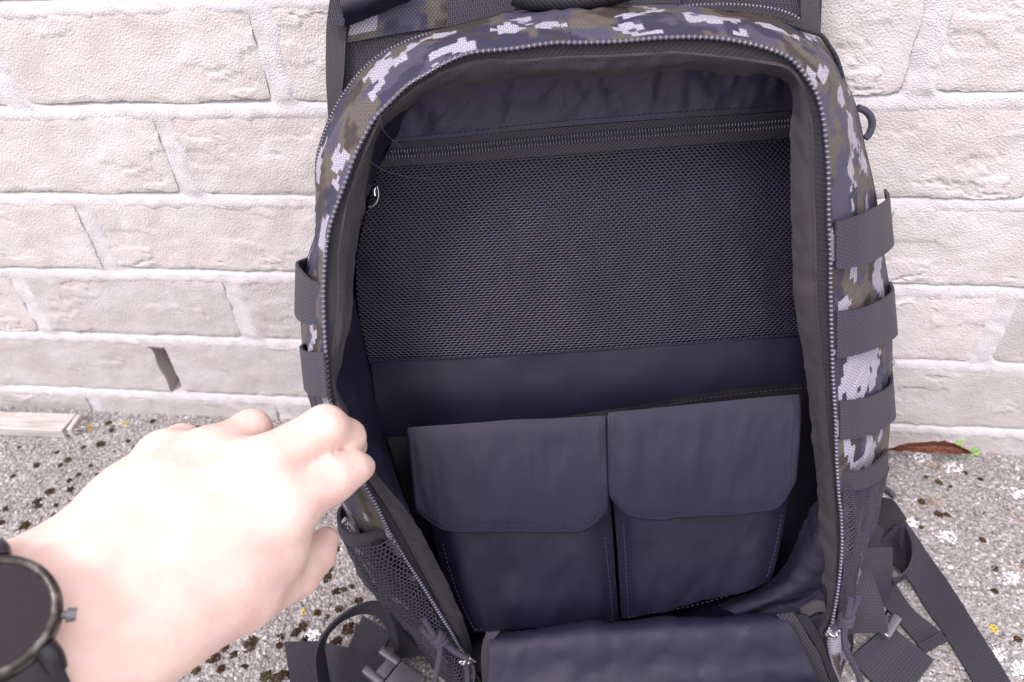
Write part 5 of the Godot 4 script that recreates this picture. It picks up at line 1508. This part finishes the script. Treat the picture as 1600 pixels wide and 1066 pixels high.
func build_person() -> void:
	var who := thing("person", "bare left forearm and hand of a person pinching the open edge of the backpack", "person")
	var wrist: Array = [Vector4(-0.2134,0.2640,0.3670,0.0226),Vector4(-0.2009,0.2481,0.3797,0.0219)]
	var palm := [
		[Vector4(-0.2119,0.2675,0.3590,0.0171),Vector4(-0.2062,0.2713,0.3322,0.0159),Vector4(-0.2055,0.2713,0.3015,0.0128)],
		[Vector4(-0.2076,0.2625,0.3647,0.0191),Vector4(-0.1964,0.2699,0.3316,0.0170),Vector4(-0.1827,0.2725,0.2993,0.0136)],
		[Vector4(-0.2033,0.2568,0.3709,0.0195),Vector4(-0.1835,0.2624,0.3352,0.0176),Vector4(-0.1581,0.2678,0.3014,0.0136)],
		[Vector4(-0.1991,0.2492,0.3760,0.0195),Vector4(-0.1730,0.2512,0.3396,0.0177),Vector4(-0.1479,0.2515,0.3123,0.0157)],
		[Vector4(-0.1950,0.2449,0.3787,0.0184),Vector4(-0.1779,0.2423,0.3651,0.0169),Vector4(-0.1592,0.2290,0.3417,0.0147)],
		[Vector4(-0.1941,0.2486,0.3680,0.0199),Vector4(-0.1729,0.2446,0.3383,0.0180),Vector4(-0.1529,0.2370,0.3192,0.0140)],
		[Vector4(-0.1834,0.2448,0.3692,0.0177),Vector4(-0.1668,0.2350,0.3447,0.0145),Vector4(-0.1548,0.2261,0.3203,0.0130)]]
	var fingers := [
		[Vector4(-0.1465,0.2547,0.3121,0.0144),Vector4(-0.1313,0.2489,0.2886,0.0118),Vector4(-0.1245,0.2463,0.2793,0.0091),Vector4(-0.1211,0.2428,0.2750,0.0066)],
		[Vector4(-0.1593,0.2684,0.3011,0.0130),Vector4(-0.1367,0.2680,0.2722,0.0106),Vector4(-0.1312,0.2521,0.2632,0.0090),Vector4(-0.1319,0.2393,0.2579,0.0073)],
		[Vector4(-0.1833,0.2725,0.2994,0.0121),Vector4(-0.1754,0.2660,0.2751,0.0100),Vector4(-0.1799,0.2429,0.2656,0.0093),Vector4(-0.1891,0.2233,0.2645,0.0086)],
		[Vector4(-0.2061,0.2718,0.3012,0.0116),Vector4(-0.2086,0.2637,0.2850,0.0097),Vector4(-0.2183,0.2375,0.2736,0.0090),Vector4(-0.2214,0.2208,0.2717,0.0078)],
		[Vector4(-0.1615,0.2250,0.3426,0.0148),Vector4(-0.1524,0.2038,0.3141,0.0124),Vector4(-0.1471,0.2010,0.3001,0.0101),Vector4(-0.1447,0.2023,0.2911,0.0069)]]
	var fore: Array = [Vector4(-0.2071,0.2554,0.3739,0.0262),Vector4(-0.2261,0.2619,0.4013,0.0294),Vector4(-0.2421,0.2662,0.4224,0.0338),Vector4(-0.2710,0.2674,0.4555,0.0439),Vector4(-0.2942,0.2692,0.4860,0.0524)]
	var lo := Vector3.ONE * 9
	var hi := -lo
	for set_ in [wrist, fore] + palm + fingers:
		for q in set_:
			lo = lo.min(p3(q) - Vector3.ONE * (q.w + 0.006))
			hi = hi.max(p3(q) + Vector3.ONE * (q.w + 0.006))
	var c := 0.0021
	var f := Field.new(lo, hi, c)
	chain(f, wrist, 0.01)
	for b in palm: chain(f, b, 0.014)
	chain(f, fore, 0.03)
	var all: Field = null
	for b in fingers:
		var one := Field.new(lo, hi, c)
		chain(one, b, 0.004)
		if all == null: all = one
		else: all.join(one, 0.0012)
	f.join(all, 0.006)
	var g := Geo.new()
	f.surface(g, 2)
	obj("arm_and_hand", g, M.skin, who)

func build_watch() -> void:
	var o := thing("wristwatch", "round black wristwatch with dark face on the person's wrist", "watch")
	var c: Vector3 = [V(-.2007,.3041,.4028)][0]
	var ax: Vector3 = ([V(-.2421,.2662,.4224)][0] - [V(-.2071,.2554,.3739)][0]).normalized()
	var cam := (camera_at() - c).normalized()
	var n := (cam * 0.86 + Vector3(0, 0.7, -0.25) * 0.5)
	n = (n - ax * n.dot(ax)).normalized()
	var xf := Transform3D(Basis(ax, n, ax.cross(n)), c)
	var R := 0.0212
	var g := Geo.new()
	lathe(g, [Vector2(R * 0.80, -0.0105), Vector2(R * 0.95, -0.0098), Vector2(R, -0.0075), Vector2(R * 1.0, -0.0035), Vector2(R * 0.97, -0.0022)], xf)
	obj("case", g, M.watch_metal, o)
	g = Geo.new()
	lathe(g, [Vector2(R * 0.97, -0.0030), Vector2(R * 0.985, -0.0012), Vector2(R * 0.94, 0.0004), Vector2(R * 0.88, 0.0006), Vector2(R * 0.835, -0.0004), Vector2(R * 0.82, -0.0014)], xf)
	obj("bezel", g, M.watch_metal, o)
	g = Geo.new()
	lathe(g, [Vector2(R * 0.84, -0.0010), Vector2(R * 0.6, -0.0006), Vector2(R * 0.3, -0.0004), Vector2(0.0001, -0.0004)], xf)
	obj("screen", g, M.glass, o)
	# crown on the hand side, where it sits in the photograph
	g = Geo.new()
	var down := Vector3(0, -1, 0.4)
	down = (down - n * down.dot(n)).normalized()
	var cd := (-ax + down * 0.55).normalized()
	var at := c + cd * (R - 0.002) - n * 0.0040
	tube(g, smooth_curve([at, at + cd * 0.0050], 3), 0.0014, 0.0014, 12)
	tube(g, smooth_curve([at + cd * 0.0032, at + cd * 0.0062], 3), 0.0026, 0.0023, 16)
	obj("crown", g, M.plastic, o)
	# strap round the wrist
	var side := ax.cross(n)
	var rows := []
	for w in [-0.0125, -0.0118, 0.0118, 0.0125]:
		var r := PackedVector3Array()
		for i in 61:
			var a := TAU * i / 60.0
			r.append(c + ax * w + side * sin(a) * 0.0330 + n * (cos(a) * 0.0240 - 0.0290))
		rows.append(r)
	g = Geo.new()
	sheet(g, rows, 0.0028)
	obj("strap", g, M.rubber, o)
	for s in [-1.0, 1.0]:
		for t in [-1.0, 1.0]:
			g = Geo.new()
			tube(g, smooth_curve([c + side * s * R * 0.82 + ax * t * 0.0095 - n * 0.004, c + side * s * R * 1.02 + ax * t * 0.0105 - n * 0.006, c + side * s * R * 1.18 + ax * t * 0.0105 - n * 0.0105], 8), 0.0038, 0.0034, 10)
			obj("lug", g, M.rubber, o)

# ---------------------------------------------------------------- everything
func _ready() -> void:
	var cam := Camera3D.new()
	cam.name = "camera"
	cam.position = camera_at()
	cam.rotation = Vector3(-0.6503485, 0.1648278, -0.0690777)
	cam.near = 0.02
	cam.far = 200.0
	var lens := CameraAttributesPhysical.new()
	lens.frustum_focal_length = 24.49
	lens.frustum_focus_distance = 0.42
	lens.frustum_near = 0.02
	lens.frustum_far = 200.0
	lens.exposure_aperture = 9.0
	cam.attributes = lens
	add_child(cam)
	cam.current = true
	var env := Environment.new()
	env.background_mode = Environment.BG_SKY
	var sm := ProceduralSkyMaterial.new()
	sm.sky_top_color = lin(0.93, 0.892, 0.95)
	sm.sky_horizon_color = lin(0.86, 0.825, 0.868)
	sm.sky_curve = 0.3
	sm.ground_bottom_color = lin(0.20, 0.19, 0.19)
	sm.ground_horizon_color = lin(0.30, 0.29, 0.29)
	sm.sun_angle_max = 1.0
	sm.sky_energy_multiplier = 1.0
	var sky := Sky.new()
	sky.sky_material = sm
	env.sky = sky
	env.tonemap_mode = Environment.TONE_MAPPER_LINEAR
	env.tonemap_exposure = 2.4
	env.sdfgi_enabled = true
	env.ssao_enabled = true
	env.ssil_enabled = true
	var we := WorldEnvironment.new()
	we.name = "world"
	we.environment = env
	add_child(we)
	var sun := DirectionalLight3D.new()
	sun.name = "sun"
	sun.light_energy = 0.45
	sun.light_color = Color(1.0, 0.95, 0.97)
	sun.light_angular_distance = 18.0
	sun.shadow_enabled = true
	sun.look_at_from_position(Vector3(-0.6, 1.5, 1.0), Vector3.ZERO)
	add_child(sun)
	rng.seed = 7
	na.seed = 77
	na.frequency = 1.0
	make_materials()
	M.net_side = mat(lin(0.036, 0.033, 0.050), 0.5)
	build_ground()
	build_wall()
	build_bag()
	build_person()
	build_watch()
	build_litter()
